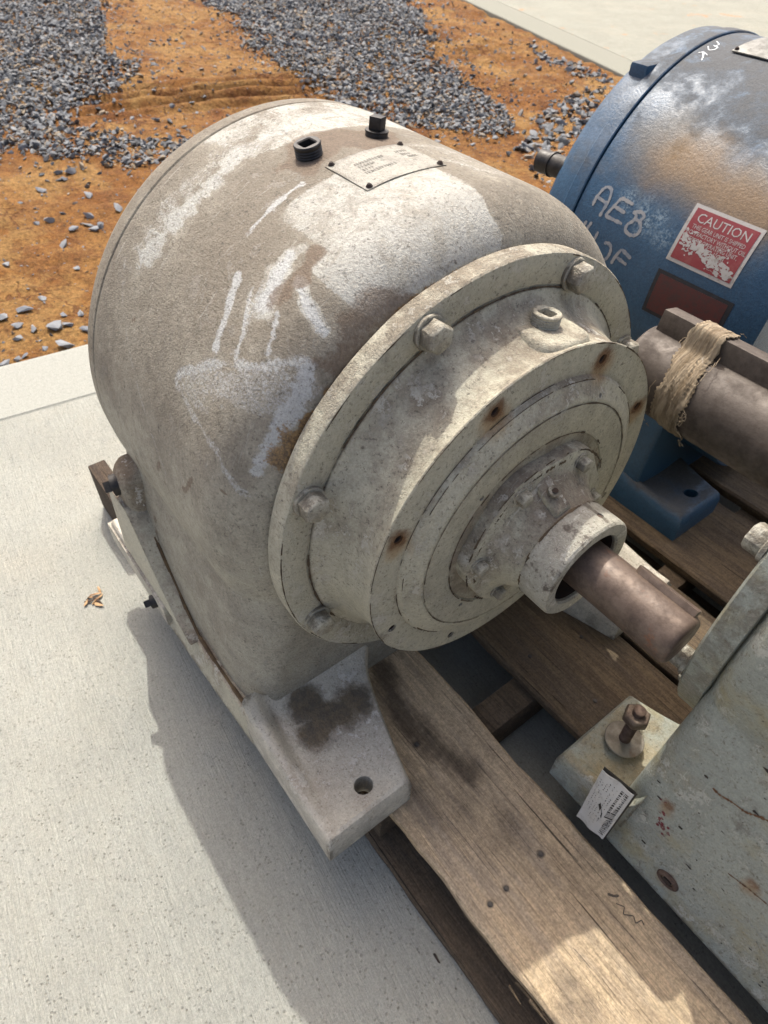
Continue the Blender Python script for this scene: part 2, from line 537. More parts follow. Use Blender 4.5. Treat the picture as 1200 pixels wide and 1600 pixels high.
def clay_mat():
    k = NT('orange clay')
    p = k.P()
    big = k.noise(p, .33, 8, .62)
    mid = k.noise(p, 1.7, 9, .7, .4)
    fine = k.noise(p, 9, 8, .75)
    c = k.mix(k.ramp(big, .38, .62), (.195, .078, .016), (.25, .125, .036))
    c = k.mix(k.ramp(mid, .42, .68), c, (.13, .048, .013))
    c = k.mix(k.ramp(k.noise(k.P(loc=(5, 5, 0)), .55, 9, .72), .47, .60, 0, .9), c, (.29, .165, .055))
    c = k.mix(k.ramp(fine, .48, .68, 0, .75), c, (.10, .04, .012))
    c = k.mix(k.ramp(k.noise(k.P(loc=(2, 9, 0)), 14, 6, .7), .57, .70, 0, .5), c, (.36, .225, .09))
    # drying cracks
    w = k.n.new('ShaderNodeVectorMath'); w.operation = 'ADD'
    nn = k.n.new('ShaderNodeTexNoise'); nn.inputs['Scale'].default_value = 2.2; nn.inputs['Detail'].default_value = 4
    k.l.new(p, nn.inputs['Vector'])
    sc_ = k.n.new('ShaderNodeVectorMath'); sc_.operation = 'SCALE'; sc_.inputs['Scale'].default_value = .55
    k.l.new(nn.outputs['Color'], sc_.inputs[0])
    k.l.new(p, w.inputs[0]); k.l.new(sc_.outputs[0], w.inputs[1])
    cr = k.vor(w.outputs[0], 1.5, 'DISTANCE_TO_EDGE')
    crm = k.math('MULTIPLY', k.ramp(cr, .008, .03, 1, 0), k.ramp(k.noise(k.P(loc=(1, 4, 0)), .6, 4, .6), .48, .58))
    c = k.mix(k.math('MULTIPLY', crm, .75), c, (.14, .055, .02))
    c = k.grain(c, .35, 22)
    k.col(c); k.rough(.92)
    k.b.inputs['Specular IOR Level'].default_value = .2
    k.bump(mid, .9, .16)
    k.bump(fine, 1.0, .06)
    k.bump(k.math('SUBTRACT', 1, crm), .8, .06)
    return k.m

gx = np.concatenate([-np.geomspace(400, 34, 30)[:-1], np.arange(-34, -5.4, .085), np.geomspace(1, 400, 18) - 6.3])
gy = np.concatenate([-np.geomspace(400, 4, 30)[:-1], np.arange(-4, 20, .085), np.geomspace(20, 420, 25)])
GX, GY = np.meshgrid(gx, gy, indexing='ij')
GZZ = clay_z(GX, GY)
nx_, ny_ = GX.shape
co = np.stack([GX, GY, GZZ], -1).reshape(-1, 3) * U
idx = np.arange(nx_ * ny_).reshape(nx_, ny_)
quads = np.stack([idx[:-1, :-1], idx[1:, :-1], idx[1:, 1:], idx[:-1, 1:]], -1).reshape(-1, 4)
def fast_mesh(name, co, faces):
    k = faces.shape[1]
    me = bpy.data.meshes.new(name)
    me.vertices.add(len(co)); me.vertices.foreach_set('co', co.astype(np.float32).ravel())
    me.loops.add(faces.size); me.loops.foreach_set('vertex_index', faces.astype(np.int32).ravel())
    me.polygons.add(len(faces)); me.polygons.foreach_set('loop_start', np.arange(0, faces.size, k, dtype=np.int32))
    me.update(calc_edges=True)
    return me
me = fast_mesh('ground', co, quads); me.shade_smooth(); me.materials.append(clay_mat())
o = bpy.data.objects.new('ground', me); COL.objects.link(o); o['kind'] = 'structure'

# gravel -----------------------------------------------------------
def rock(seed, flat=.6):
    r = np.random.default_rng(seed)
    pts = r.normal(size=(13, 3)); pts /= np.linalg.norm(pts, axis=1)[:, None]
    pts *= r.uniform(.75, 1.1, (13, 1)); pts *= np.array([1.2, .78, flat])
    bm = bmesh.new()
    for p in pts: bm.verts.new(p * .5)
    bmesh.ops.convex_hull(bm, input=bm.verts)
    bmesh.ops.triangulate(bm, faces=bm.faces)
    bm.verts.ensure_lookup_table()
    vs_ = [v for v in bm.verts if v.link_faces]
    mp = {v: i for i, v in enumerate(vs_)}
    V = np.array([v.co[:] for v in vs_]); F = np.array([[mp[v] for v in f.verts] for f in bm.faces])
    bm.free(); return V, F
ROCKS = [rock(s, .30 + .06 * (s % 6)) for s in range(16)]

def stone_mat(name, a, b, c3):
    k = NT(name)
    at = k.attr('tone')
    c = k.mix(k.ramp(at, 0, .55), a, b)
    c = k.mix(k.ramp(at, .80, .97), c, c3)
    c = k.mix(k.ramp(k.noise(k.P(), 14, 5, .7), .5, .75, 0, .5), c, tuple(v * 1.5 for v in b))
    k.col(c); k.rough(.75); k.bump(k.noise(k.P(), 40, 4, .7), .5, .01)
    return k.m
stone_m = stone_mat('crushed blue-grey stone', (.035, .039, .043), (.155, .162, .168), (.22, .165, .10))

xs = []; ys = []; ss = []; zz = []
def scatter(poly, per, smin, smax, fall=.55, lift=.0, keep=1.):
    P_ = np.array(poly); a, b = P_.min(0) - .8, P_.max(0) + .8
    n = int((b - a).prod() * per)
    x = rng.uniform(a[0], b[0], n); y = rng.uniform(a[1], b[1], n)
    jx = x + .9 * fbm(x * .5, y * .5 + 40, 3); jy = y + .9 * fbm(x * .5 + 70, y * .5, 3)
    core = in_poly(jx, jy, poly)
    rim = in_poly(x + rng.normal(0, fall, n), y + rng.normal(0, fall, n), poly)
    k_ = (core & (rng.random(n) < keep)) | (rim & (rng.random(n) < .22))
    dx = (x + 6.57) * .994 - (y + 1.05) * .108
    nx = .2955 * (x + 15.4) + .9553 * (y - 17.17)
    k_ &= (dx < -.2) & (nx < -.12)
    x = x[k_]; y = y[k_]
    s = rng.uniform(smin, smax, len(x)) * rng.choice([.7, 1, 1, 1.25], len(x))
    xs.append(x); ys.append(y); ss.append(s); zz.append(clay_z(x, y) + s * .07 + rng.uniform(0, lift, len(x)))
scatter(G1, 190, .04, .165, lift=.08)
scatter(G2, 190, .04, .165, lift=.08)
scatter(G3, 130, .04, .17, lift=.04, fall=.8)
scatter(G4, 45, .10, .22, lift=.04)
scatter(G5, 40, .10, .2, lift=.03)
ALLP = [(-34, -6), (-34, 22), (-20, 18), (-6, 14), (-6.3, -4)]
scatter(ALLP, 2.2, .05, .17, keep=1)
scatter(ALLP, 22.0, .018, .06, keep=1)
for G_ in (G1, G2): scatter(G_, 120, .03, .13, keep=0, fall=1.7)
X = np.concatenate(xs); Y = np.concatenate(ys); S_ = np.concatenate(ss); Z = np.concatenate(zz)
vid = rng.integers(0, len(ROCKS), len(X))
Vs = []; Fs = []; Ts = []; off = 0
for r_ in range(len(ROCKS)):
    m_ = vid == r_
    V0, F0 = ROCKS[r_]; n = m_.sum()
    a = rng.uniform(0, 2 * np.pi, n); tl = rng.normal(0, .45, n); t2 = rng.normal(0, .45, n)
    ca, sa, ct, st_, c2, s2 = np.cos(a), np.sin(a), np.cos(tl), np.sin(tl), np.cos(t2), np.sin(t2)
    Rz = np.zeros((n, 3, 3)); Rz[:, 0, 0] = ca; Rz[:, 0, 1] = -sa; Rz[:, 1, 0] = sa; Rz[:, 1, 1] = ca; Rz[:, 2, 2] = 1
    Rx = np.zeros((n, 3, 3)); Rx[:, 0, 0] = 1; Rx[:, 1, 1] = ct; Rx[:, 1, 2] = -st_; Rx[:, 2, 1] = st_; Rx[:, 2, 2] = ct
    Ry = np.zeros((n, 3, 3)); Ry[:, 1, 1] = 1; Ry[:, 0, 0] = c2; Ry[:, 0, 2] = s2; Ry[:, 2, 0] = -s2; Ry[:, 2, 2] = c2
    R_ = Rz @ Rx @ Ry
    W = np.einsum('nij,vj->nvi', R_, V0) * S_[m_][:, None, None] + np.stack([X[m_], Y[m_], Z[m_]], -1)[:, None, :]
    Vs.append(W.reshape(-1, 3)); k_ = len(V0)
    Fs.append((F0[None] + (np.arange(n) * k_)[:, None, None] + off).reshape(-1, 3)); off += n * k_
    Ts.append(np.repeat(rng.random(n), k_))
me = fast_mesh('gravel', np.concatenate(Vs) * U, np.concatenate(Fs)); me.shade_flat(); me.materials.append(stone_m)
at = me.attributes.new('tone', 'FLOAT', 'POINT'); at.data.foreach_set('value', np.concatenate(Ts).astype(np.float32))
o = bpy.data.objects.new('gravel', me); COL.objects.link(o)
o['kind'] = 'stuff'; o['label'] = 'dark crushed gravel spread over the orange clay'; o['category'] = 'gravel'

# the nearest loose stones, one by one
near = [(-8.0, -.9, .22), (-7.3, -.7, .26), (-7.4, -.95, .17), (-7.3, -.55, .17), (-6.85, -.75, .24), (-7.5, -.3, .15), (-7.65, -.5, .14),
        (-7.6, -1.1, .16), (-7.3, -1.2, .14), (-7.1, -.4, .16), (-8.2, -.6, .14), (-7.9, -1.2, .18), (-6.85, -1.25, .12), (-6.75, -1.5, .16),
        (-6.8, -1.35, .12), (-6.9, -1.0, .12), (-9.5, -.7, .16), (-12.4, 1.3, .26), (-11.9, .6, .22), (-11.2, 1.2, .2), (-10.4, .9, .22),
        (-10.0, .95, .18), (-10.4, 1.4, .2), (-10.6, .3, .2), (-12.1, 1.1, .16), (-9.9, .8, .2), (-10.6, .1, .14), (-10.1, .5, .2), (-8.8, .1, .14)]
rock_me = []
for i in range(6):
    V0, F0 = ROCKS[i * 2]
    mm = mesh_data('stone', V0 * U, F0, None, 0)
    mm.materials.append(stone_mat('loose stone', (.10, .11, .13), (.14 + .05 * (i % 3), .15 + .05 * (i % 3), .165 + .045 * (i % 3)), (.3, .27, .2)))
    at = mm.attributes.new('tone', 'FLOAT', 'POINT'); at.data.foreach_set('value', np.full(len(V0), .3 + .1 * i, np.float32))
    rock_me.append(mm)
for i, (x, y, s) in enumerate(near):
    o = bpy.data.objects.new('stone', rock_me[i % 6]); COL.objects.link(o)
    z = float(clay_z(np.array([x]), np.array([y]))[0])
    o.location = (x * U, y * U, (z + s * .16) * U); o.scale = (s, s, s * .9)
    o.rotation_euler = (random.gauss(0, .2), random.gauss(0, .2), random.uniform(0, 6))
    o['label'] = 'loose grey stone lying on the bare orange clay'; o['category'] = 'stone'
    o['group'] = 'loose stones on the clay behind the pavement'

# ------------------------------------------------------------------ gear unit builder
def XF(x0, yc, zc, sx=1):
    return lambda P_: [(x0 + sx * x, yc + y, zc + z) for x, y, z in P_]

def housing(R, xb, xf_, fa=.36, fi=.30, zb=-1.6, back_i=.10, ns=200, wall=.10):
    """horseshoe casting: barrel on splayed side walls, wide front fillet; local x runs to the shaft end"""
    sec = []                                                       # (type, a) -> function of inset
    ang = np.radians(np.linspace(-15, 195, ns))
    zj = -R * math.sin(math.radians(15))
    low = 46
    def section(i):
        r = R - i
        pts = []
        yj = r * math.cos(math.radians(15)); zjj = -r * math.sin(math.radians(15))
        ib = i * .28
        def wl(sgn):
            out = []
            for t in np.linspace(0, 1, low + 1)[1:]:
                z = zjj + (zb - zjj) * t
                y = yj + (R - (i + (ib - i) * t) + wall * .55 - yj) * (1 - (1 - t) ** 2) + (wall * .5) * max(0, t - .75) ** 2 * 8
                out.append((sgn * y, z))
            return out
        right = wl(1)[::-1]
        arc = [(r * math.cos(a), r * math.sin(a)) for a in ang]
        left = wl(-1)
        return right + arc + left
    stations = []
    L = xf_ - fa
    nb = 6
    for t in np.linspace(0, 1, nb):                               # rear roll-over
        a = t * math.pi / 2
        stations.append((xb + back_i * (1 - math.cos(a)), back_i * (1 - math.sin(a))))
    for x in np.linspace(xb + back_i, L, 70)[1:]:
        stations.append((x, 0))
    for t in np.linspace(0, 1, 26)[1:]:
        a = t * math.pi / 2
        stations.append((L + fa * math.sin(a), fi * (1 - math.cos(a))))
    V = []; F = []; n = None
    for x, i in stations:
        s = section(i); n = len(s)
        V += [(x, y, z) for y, z in s]
    m = len(stations)
    for a in range(m - 1):
        for b in range(n - 1):
            F.append((a * n + b, (a + 1) * n + b, (a + 1) * n + b + 1, a * n + b + 1))
        F.append((a * n + n - 1, (a + 1) * n + n - 1, (a + 1) * n, a * n))
    # end faces as rings shrinking to a point on the axis, so that they shade evenly
    for a in (0, m - 1):
        base = a * n; prev = list(range(base, base + n))
        for q in (.97, .90, .8, .6, .3):
            st = len(V)
            for b in range(n):
                x, y, z = V[base + b]
                V.append((x, y * q, (z + .3) * q - .3))
            cur = list(range(st, st + n))
            for b in range(n):
                b2 = (b + 1) % n
                F.append((prev[b], prev[b2], cur[b2], cur[b]))
            prev = cur
        c = len(V); V.append((V[base][0], 0, -.3))
        for b in range(n):
            F.append((prev[b], prev[(b + 1) % n], c))
    return V, F

def foot(xr, xt, zt, zb=-1.6, yo=-1.56, yi0=-.70, yi1=-.97, rib=.34, rib_len=.68, n=44, er=.05):
    """a mounting foot with a raised outer rib dying away to the tip; local y negative side"""
    V = []; F = []
    us = np.linspace(0, 1, n); vs_ = np.linspace(0, 1, n)
    L = xt - xr
    grid = []
    for u in us:
        x = xr + u * L
        # inner edge swings out from the body, then runs nearly straight; the tip corner is rounded
        yi = yi0 + (yi1 - yi0) * (1 - (1 - u) ** 1.1) + .10 * math.exp(-u * 9)
        for v in vs_:
            y = yo + v * (yi - yo)
            d = min((1 - u) * abs(L), (1 - v) * (yi - yo), v * (yi - yo))
            h = zt
            r = er
            if d < r: h -= r - math.sqrt(max(0, r * r - (r - d) ** 2))
            # rib along the outer edge
            q = max(0, 1 - u / rib_len)
            w = .085 + .04 * q
            e = (y - yo) / w
            s_ = 1 if e < .55 else max(0, 1 - (e - .55) / .75) ** 1.0
            s_ = s_ * s_ * (3 - 2 * s_)
            h += rib * q ** 1.2 * s_
            # fillet up into the body
            if u < .16: h += .14 * (1 - u / .16) ** 2
            # shallow dish
            h -= .065 * math.sin(math.pi * min(1, u * 1.05)) ** .7 * math.sin(math.pi * v) ** .7
            grid.append((x, y, h))
    V = grid[:]
    I = lambda a, b: a * n + b
    for a in range(n - 1):
        for b in range(n - 1):
            F.append((I(a, b), I(a + 1, b), I(a + 1, b + 1), I(a, b + 1)))
    ring = [I(a, 0) for a in range(n)] + [I(n - 1, b) for b in range(1, n)] + [I(a, n - 1) for a in range(n - 2, -1, -1)] + [I(0, b) for b in range(n - 2, 0, -1)]
    st = len(V)
    for i in ring:
        V.append((V[i][0], V[i][1], zb))
    m = len(ring)
    for k in range(m):
        k2 = (k + 1) % m
        F.append((ring[k], ring[k2], st + k2, st + k))
    F.append(tuple(range(st, st + m)))
    return V, F

def mirror(V): return [(x, -y, z) for x, y, z in V]

# hex bolt with a washer, axis +X, head base at x = 0 (scene units; meshes shared)
def hex_mesh(r, h, name='bolt', mat=None):
    V = []; F = []
    prof = [(0, r), (h * .82, r), (h, r * .86)]
    for x, rr in prof:
        for k in range(6):
            a = math.radians(60 * k)
            V.append((x, rr * math.cos(a), rr * math.sin(a)))
    for j in range(2):
        for k in range(6):
            k2 = (k + 1) % 6
            F.append((j * 6 + k, j * 6 + k2, j * 6 + 6 + k2, j * 6 + 6 + k))
    F.append(tuple(range(12, 18)))
    F.append(tuple(range(6)))
    me = mesh_data(name, np.array(V) * U, F, mat, 0, True)
    bevel_me(me, r * .035, 1)
    return me
def washer_mesh(r, h, mat, name='washer', hole=0):
    V, F = lathe([(0, 0), (0, r), (h * .8, r), (h, r * .95), (h, 0)], seg=32)
    return mesh_data(name, np.array(V) * U, F, mat, 35, True)

def bolt_at(parent, loc, dirx, spin, bm_, wm, wh, name='bolt', gap=0.0):
    rot = Vector(dirx).to_track_quat('X', 'Z').to_matrix() @ Matrix.Rotation(spin, 3, 'X')
    d = np.array(dirx, float); d /= np.linalg.norm(d)
    b = place(bm_, name, parent, np.array(loc) + d * wh, rot)
    if wm is not None:
        w = bpy.data.objects.new('washer', wm); COL.objects.link(w); w.parent = b
        w.location = (-wh * U, 0, 0)
    return b

# text wrapped on a cylinder or laid in a plane: returns verts, faces
def text_mesh(s, size, mapper, extr=0.0, sx=1.0, align='LEFT'):
    cu = bpy.data.curves.new('t', 'FONT'); cu.body = s; cu.size = size; cu.align_x = align
    cu.resolution_u = 2
    to = bpy.data.objects.new('t', cu); COL.objects.link(to)
    dg = bpy.context.evaluated_depsgraph_get(); dg.update()
    me = bpy.data.meshes.new_from_object(to.evaluated_get(dg))
    V = [mapper(v.co.x * sx, v.co.y) for v in me.vertices]
    F = [tuple(p.vertices) for p in me.polygons]
    bpy.data.objects.remove(to); bpy.data.meshes.remove(me); bpy.data.curves.remove(cu)
    return V, F

def ribbon(pts, w, mapper, jit=.15):
    """flat stroke through 2-D points, mapped onto a surface"""
    P_ = []
    for a, b in zip(pts[:-1], pts[1:]):
        n = max(2, int(np.hypot(b[0] - a[0], b[1] - a[1]) / (w * .5)))
        for t in np.linspace(0, 1, n, endpoint=False):
            P_.append((a[0] + (b[0] - a[0]) * t, a[1] + (b[1] - a[1]) * t))
    P_.append(pts[-1]); P_ = np.array(P_)
    for _ in range(3):
        if len(P_) > 4: P_[1:-1] = (P_[:-2] + 2 * P_[1:-1] + P_[2:]) / 4
    T = np.gradient(P_, axis=0); T /= np.linalg.norm(T, axis=1)[:, None] + 1e-9
    N = np.stack([-T[:, 1], T[:, 0]], 1)
    V = []; F = []
    for i, (p, n_) in enumerate(zip(P_, N)):
        ww = w * (.5 + random.uniform(-jit, jit) * .5)
        if i in (0, len(P_) - 1): ww *= .55
        V.append(mapper(*(p + n_ * ww))); V.append(mapper(*(p - n_ * ww)))
    for i in range(len(P_) - 1):
        F.append((2 * i, 2 * i + 1, 2 * i + 3, 2 * i + 2))
    return V, F

def seg_dist(V, pts):
    V = np.asarray(V); d = np.full(len(V), 9.)
    P_ = np.array(pts, float)
    if len(P_) == 1: P_ = np.vstack([P_, P_])
    for a, b in zip(P_[:-1], P_[1:]):
        ab = b - a; L = ab @ ab + 1e-9
        t = np.clip(((V - a) @ ab) / L, 0, 1)
        d = np.minimum(d, np.linalg.norm(V - (a + t[:, None] * ab), axis=1))
    return d
def set_attr(me, name, vals):
    at = me.attributes.new(name, 'FLOAT', 'POINT'); at.data.foreach_set('value', np.asarray(vals, np.float32))

# ------------------------------------------------------------------ materials of the machines
PAINT = (.46, .43, .325); WORN = (.50, .475, .40); DUST = (.215, .18, .13)
holes_E = [(0, .915 * math.cos(math.radians(a)), .915 * math.sin(math.radians(a))) for a in (22.5, 67.5, 112.5, 157.5)]
B0 = (-1.1, 0, -1.6)                                  # base of the beige unit
loc = lambda pts: [tuple(np.array(p) - np.array(B0)) for p in pts]
m_house = paint_mat('weathered beige paint on casting', (.36, .335, .265), (.385, .375, .33), (.185, .158, .12), dusty=.33, use_attr=True, up_dust=.42, chips=.3, mott=.45, gr=.16)
m_neck = paint_mat('beige paint, rust at the tapped holes', (.47, .44, .335), WORN, (.20, .165, .12), dusty=.14, up_dust=.42,
                   rust_pts=loc(holes_E), rust=(.12, .05, .016), chips=.3)
m_plain = paint_mat('beige paint, lightly soiled', (.47, .44, .335), WORN, (.22, .18, .13), dusty=.06, up_dust=.45, chips=.3)
m_cap = paint_mat('beige paint, caked with old grease', (.45, .425, .325), (.54, .52, .45), (.19, .155, .115), dusty=.30, up_dust=.45, chips=.75)
m_collar = paint_mat('chipped pale paint on collar', (.42, .40, .33), (.60, .58, .51), (.24, .20, .15), dusty=.12, up_dust=.1, chips=.9, chip_lo=.545)
m_foot = paint_mat('beige paint on foot with oily dirt', (.54, .50, .41), (.62, .59, .52), (.40, .345, .275), dusty=.05, up_dust=.3,
                   grime_pts=loc([(-.36, -1.2, -1.33), (-.24, -1.15, -1.33), (-.20, -1.02, -1.33), (-.22, -.95, -1.33), (-.18, -1.24, -1.33)]), grime_r=(.09, .17), chips=.4)
m_bolt = paint_mat('beige paint on bolt heads', (.44, .41, .32), (.50, .475, .40), (.22, .18, .13), dusty=.05, up_dust=.3, chips=.5)

def metal_mat(name, c, c2, rough=.45, metallic=.6, sc_=10, rust=None, stretch=(1, 1, 1)):
    k = NT(name)
    n = k.noise(k.P(stretch), sc_, 8, .7)
    cc = k.mix(k.ramp(n, .35, .65), c, c2)
    n2 = k.noise(k.P(stretch, loc=(4, 1, 8)), 3.2, 8, .7)
    if rust: cc = k.mix(k.ramp(n2, .56, .68, 0, .9), cc, rust)
    k.col(cc); k.rough(k.ramp(n, .3, .7, rough, min(1, rough + .3)))
    k.metal(k.ramp(n2, .45, .62, metallic, .1) if rust else metallic)
    k.bump(n, .4, .006); k.bump(k.noise(k.P(), 60, 3, .6), .3, .003)
    return k.m
m_shaft = metal_mat('brown oiled steel shaft', (.125, .09, .067), (.07, .048, .036), .42, .35, 9, (.17, .06, .02), (1, 1, 1))
m_shaft2 = metal_mat('large rust-brown steel shaft', (.095, .077, .062), (.055, .042, .033), .48, .25, 8, (.07, .045, .03))
m_black = metal_mat('black iron plug', (.014, .013, .012), (.045, .04, .035), .38, .4, 14)
m_dark = metal_mat('dark bore', (.02, .015, .012), (.05, .03, .02), .8, 0, 20)
m_rusty = metal_mat('rusty steel', (.12, .08, .058), (.07, .045, .035), .7, .3, 14)
m_zinc = metal_mat('dull washer steel', (.25, .23, .185), (.16, .14, .11), .5, .4, 9, (.17, .11, .06))
m_plate = metal_mat('dull aluminium plate', (.24, .235, .21), (.17, .165, .145), .5, .3, 8)

# ------------------------------------------------------------------ the beige gear unit
gu = root('gear_reducer', 'large dirty beige gear reducer with white scuffs on its barrel and a rusty stub shaft', 'gear reducer', B0)
V, F = housing(1.45, -2.17, -.46, .36, .30, back_i=.02, wall=.085, ns=560)
Va = np.array(V)
h_ = part('housing', V, F, m_house, gu, 40)
CLEAN = [[[[-1.19, -1.26, 0.72], [-0.99, -1.17, 0.85], [-0.72, -1.08, 0.95], [-0.59, -0.94, 1.0], [-0.54, -0.94, 0.95], [-0.51, -0.97, 0.88]], 0.03, 0.72], [[[-0.55, -0.94, 0.96], [-0.53, -0.99, 0.87], [-0.54, -1.12, 0.72], [-0.55, -1.23, 0.55]], 0.045, 0.95], [[[-0.57, -1.28, 0.44], [-0.61, -1.31, 0.46], [-0.74, -1.32, 0.58], [-1.0, -1.3, 0.64], [-1.19, -1.28, 0.67], [-1.19, -1.26, 0.72]], 0.025, 0.6], [[[-1.06, -1.25, 0.73], [-0.69, -1.11, 0.9], [-0.54, -1.01, 0.88]], 0.12, 0.55], [[[-1.15, -0.91, 1.13], [-1.06, -1.03, 1.02], [-1.01, -1.12, 0.92]], 0.03, 0.9], [[[-1.02, -0.91, 1.13], [-0.9, -1.04, 1.01], [-0.85, -1.11, 0.93]], 0.015, 0.8], [[[-0.99, -0.87, 1.16], [-0.88, -1.05, 1.0]], 0.02, 0.6], [[[-0.79, -0.92, 1.12], [-0.73, -0.99, 1.05], [-0.71, -1.03, 1.0]], 0.013, 0.8], [[[-0.82, -0.8, 1.21], [-0.66, -0.83, 1.15], [-0.58, -0.83, 1.1]], 0.025, 0.9], [[[-0.63, -0.83, 1.13], [-0.58, -0.88, 1.05]], 0.012, 0.6], [[[-1.32, -0.45, 1.38], [-1.31, -0.64, 1.3], [-1.29, -0.77, 1.23]], 0.018, 0.9], [[[-1.92, 0.32, 1.41], [-1.9, -0.03, 1.45], [-1.85, -0.38, 1.4], [-1.78, -0.69, 1.27], [-1.81, -0.91, 1.12], [-1.85, -1.07, 0.98]], 0.06, 0.5], [[[-2.0, -0.29, 1.42], [-1.92, -0.62, 1.31], [-1.93, -0.89, 1.14], [-1.88, -1.12, 0.92]], 0.09, 0.35], [[[-1.9, -1.08, 0.97], [-1.84, -1.13, 0.9]], 0.012, 0.7], [[[-2.04, -1.12, 0.92], [-1.9, -1.23, 0.76], [-1.67, -1.33, 0.57], [-1.46, -1.39, 0.4], [-1.2, -1.44, 0.16]], 0.012, 0.5], [[[-0.97, -0.73, 1.25], [-0.93, -0.84, 1.18], [-0.9, -0.91, 1.12]], 0.05, 0.9], [[[-1.64, -1.23, 0.77], [-1.39, -1.38, 0.44], [-0.96, -1.43, 0.25]], 0.012, 0.4], [[[-0.66, -1.39, 0.26], [-0.68, -1.44, -0.76]], 0.02, 0.3], [[[-1.12, -1.24, 0.76], [-1.06, -1.3, 0.6]], 0.012, 0.55], [[[-1.0575, -1.215, 0.78125], [-1.00125, -1.27625, 0.6174999999999999]], 0.012, 0.55], [[[-0.9950000000000001, -1.19, 0.8025], [-0.9425000000000001, -1.2525, 0.635]], 0.012, 0.55], [[[-0.9325000000000001, -1.165, 0.82375], [-0.88375, -1.22875, 0.6525]], 0.012, 0.55], [[[-0.8700000000000001, -1.14, 0.845], [-0.8250000000000001, -1.205, 0.6699999999999999]], 0.012, 0.55], [[[-0.8075000000000001, -1.115, 0.86625], [-0.7662500000000001, -1.1812500000000001, 0.6875]], 0.012, 0.55], [[[-0.7450000000000001, -1.0899999999999999, 0.8875], [-0.7075, -1.1575, 0.705]], 0.012, 0.55], [[[-0.6825000000000001, -1.065, 0.9087500000000001], [-0.64875, -1.13375, 0.7225]], 0.012, 0.55], [[[-0.6200000000000001, -1.04, 0.93], [-0.5900000000000001, -1.11, 0.74]], 0.012, 0.55]]
GRIME = [[[[-1.5, -0.29, 1.42], [-1.57, -0.18, 1.44], [-1.48, 0.11, 1.44]], 0.13, 0.9], [[[-0.48, -1.06, 0.66], [-0.47, -0.93, 0.78], [-0.47, -0.73, 0.97], [-0.48, -0.46, 1.15]], 0.05, 0.9], [[[-0.51, -0.57, 1.17], [-0.5, -0.68, 1.09], [-0.49, -0.78, 1.0]], 0.12, 0.6], [[[-0.86, -0.68, 1.28], [-0.83, -0.77, 1.23], [-0.84, -0.86, 1.16]], 0.06, 0.7], [[[-0.97, -1.43, 0.2], [-0.9, -1.41, 0.34]], 0.012, 1], [[[-0.68, -1.36, 0.42], [-0.65, -1.35, 0.41]], 0.012, 1], [[[-0.47, -1.01, 0.68], [-0.47, -1.11, 0.46], [-0.47, -1.18, 0.21]], 0.04, 0.5], [[[-1.74, -1.44, -0.14], [-1.75, -1.46, -0.59], [-1.82, -1.49, -1.17]], 0.03, 0.7], [[[-1.32, -1.446, 0.101], [-1.28, -1.439, 0.177]], 0.012, 1.0], [[[-1.25, -1.449, 0.051], [-1.24, -1.448, 0.076]], 0.01, 1.0], [[[-1.0, -1.436, 0.202], [-0.98, -1.432, 0.227]], 0.012, 1.0], [[[-1.75, -1.256, 0.725], [-1.72, -1.243, 0.747]], 0.012, 0.9]]
n = len(Va)
nz = fbm(Va[:, 0] * 9, (Va[:, 1] + 2 * Va[:, 2]) * 9, 4)
nz2 = fbm(Va[:, 0] * 2.2 + 9, (Va[:, 1] + 2 * Va[:, 2]) * 2.2, 4)
cl = np.zeros(n); ck = np.zeros(n)
for pts, w, k_ in CLEAN:
    d = seg_dist(Va, pts) + nz * w * .9
    ck = np.maximum(ck, k_ * np.clip(1.7 - d / (w * .8), 0, 1))
th = np.degrees(np.arctan2(Va[:, 2], Va[:, 1]))
# broad scoured area behind the flange, round the nameplate and along the crown
def blob(x0, x1, t0, t1, sx_, st):
    a = np.clip((Va[:, 0] - x0) / sx_, 0, 1) * np.clip((x1 - Va[:, 0]) / sx_, 0, 1)
    b = np.clip((th - t0) / st, 0, 1) * np.clip((t1 - th) / st, 0, 1)
    return a * b
cl = np.maximum(cl, .95 * np.clip(blob(-1.30, -.40, 84, 118, .12, 6) * 1.3 + nz2 * .5 * (blob(-1.4, -.35, 78, 124, .1, 4) > 0), 0, 1))
cl = np.maximum(cl, .9 * np.clip(blob(-.86, -.46, 108, 122, .10, 4) * 1.4 + nz2 * .4 * (blob(-.9, -.45, 105, 126, .1, 4) > 0), 0, 1))
cl = np.maximum(cl, .6 * np.clip(blob(-2.25, -1.62, 60, 118, .1, 9) + nz2 * .9 * (blob(-2.3, -1.5, 50, 130, .1, 5) > 0), 0, 1))
cl = np.maximum(cl, .45 * np.clip(blob(-1.4, -.4, 20, 90, .15, 10) + nz2 * .8 * (blob(-1.5, -.4, 10, 95, .1, 5) > 0), 0, 1))
cl = np.maximum(cl, .55 * np.clip(blob(-1.45, -.42, 35, 100, .12, 8) * .55 + nz2 * 1.3 * (blob(-1.5, -.4, 30, 100, .1, 5) > 0), 0, 1))
tri = [(-1.19, 150.3), (-.99, 143.9), (-.71, 138.7), (-.51, 133.0), (-.45, 140), (-.45, 152)]
gr = np.zeros(n)
for pts, w, k_ in GRIME:
    d = seg_dist(Va, pts) + nz * w * .9
    gr = np.maximum(gr, k_ * np.clip(1.5 - d / w, 0, 1))
for p_ in ((-1.507, -.279, 1.423), (-1.504, .126, 1.444)):
    d = seg_dist(Va, [p_]) + nz * .05
    gr = np.maximum(gr, .75 * np.clip(1.6 - d / .11, 0, 1)); cl *= np.clip(d / .16 - .3, 0, 1)
rs = np.zeros(n)
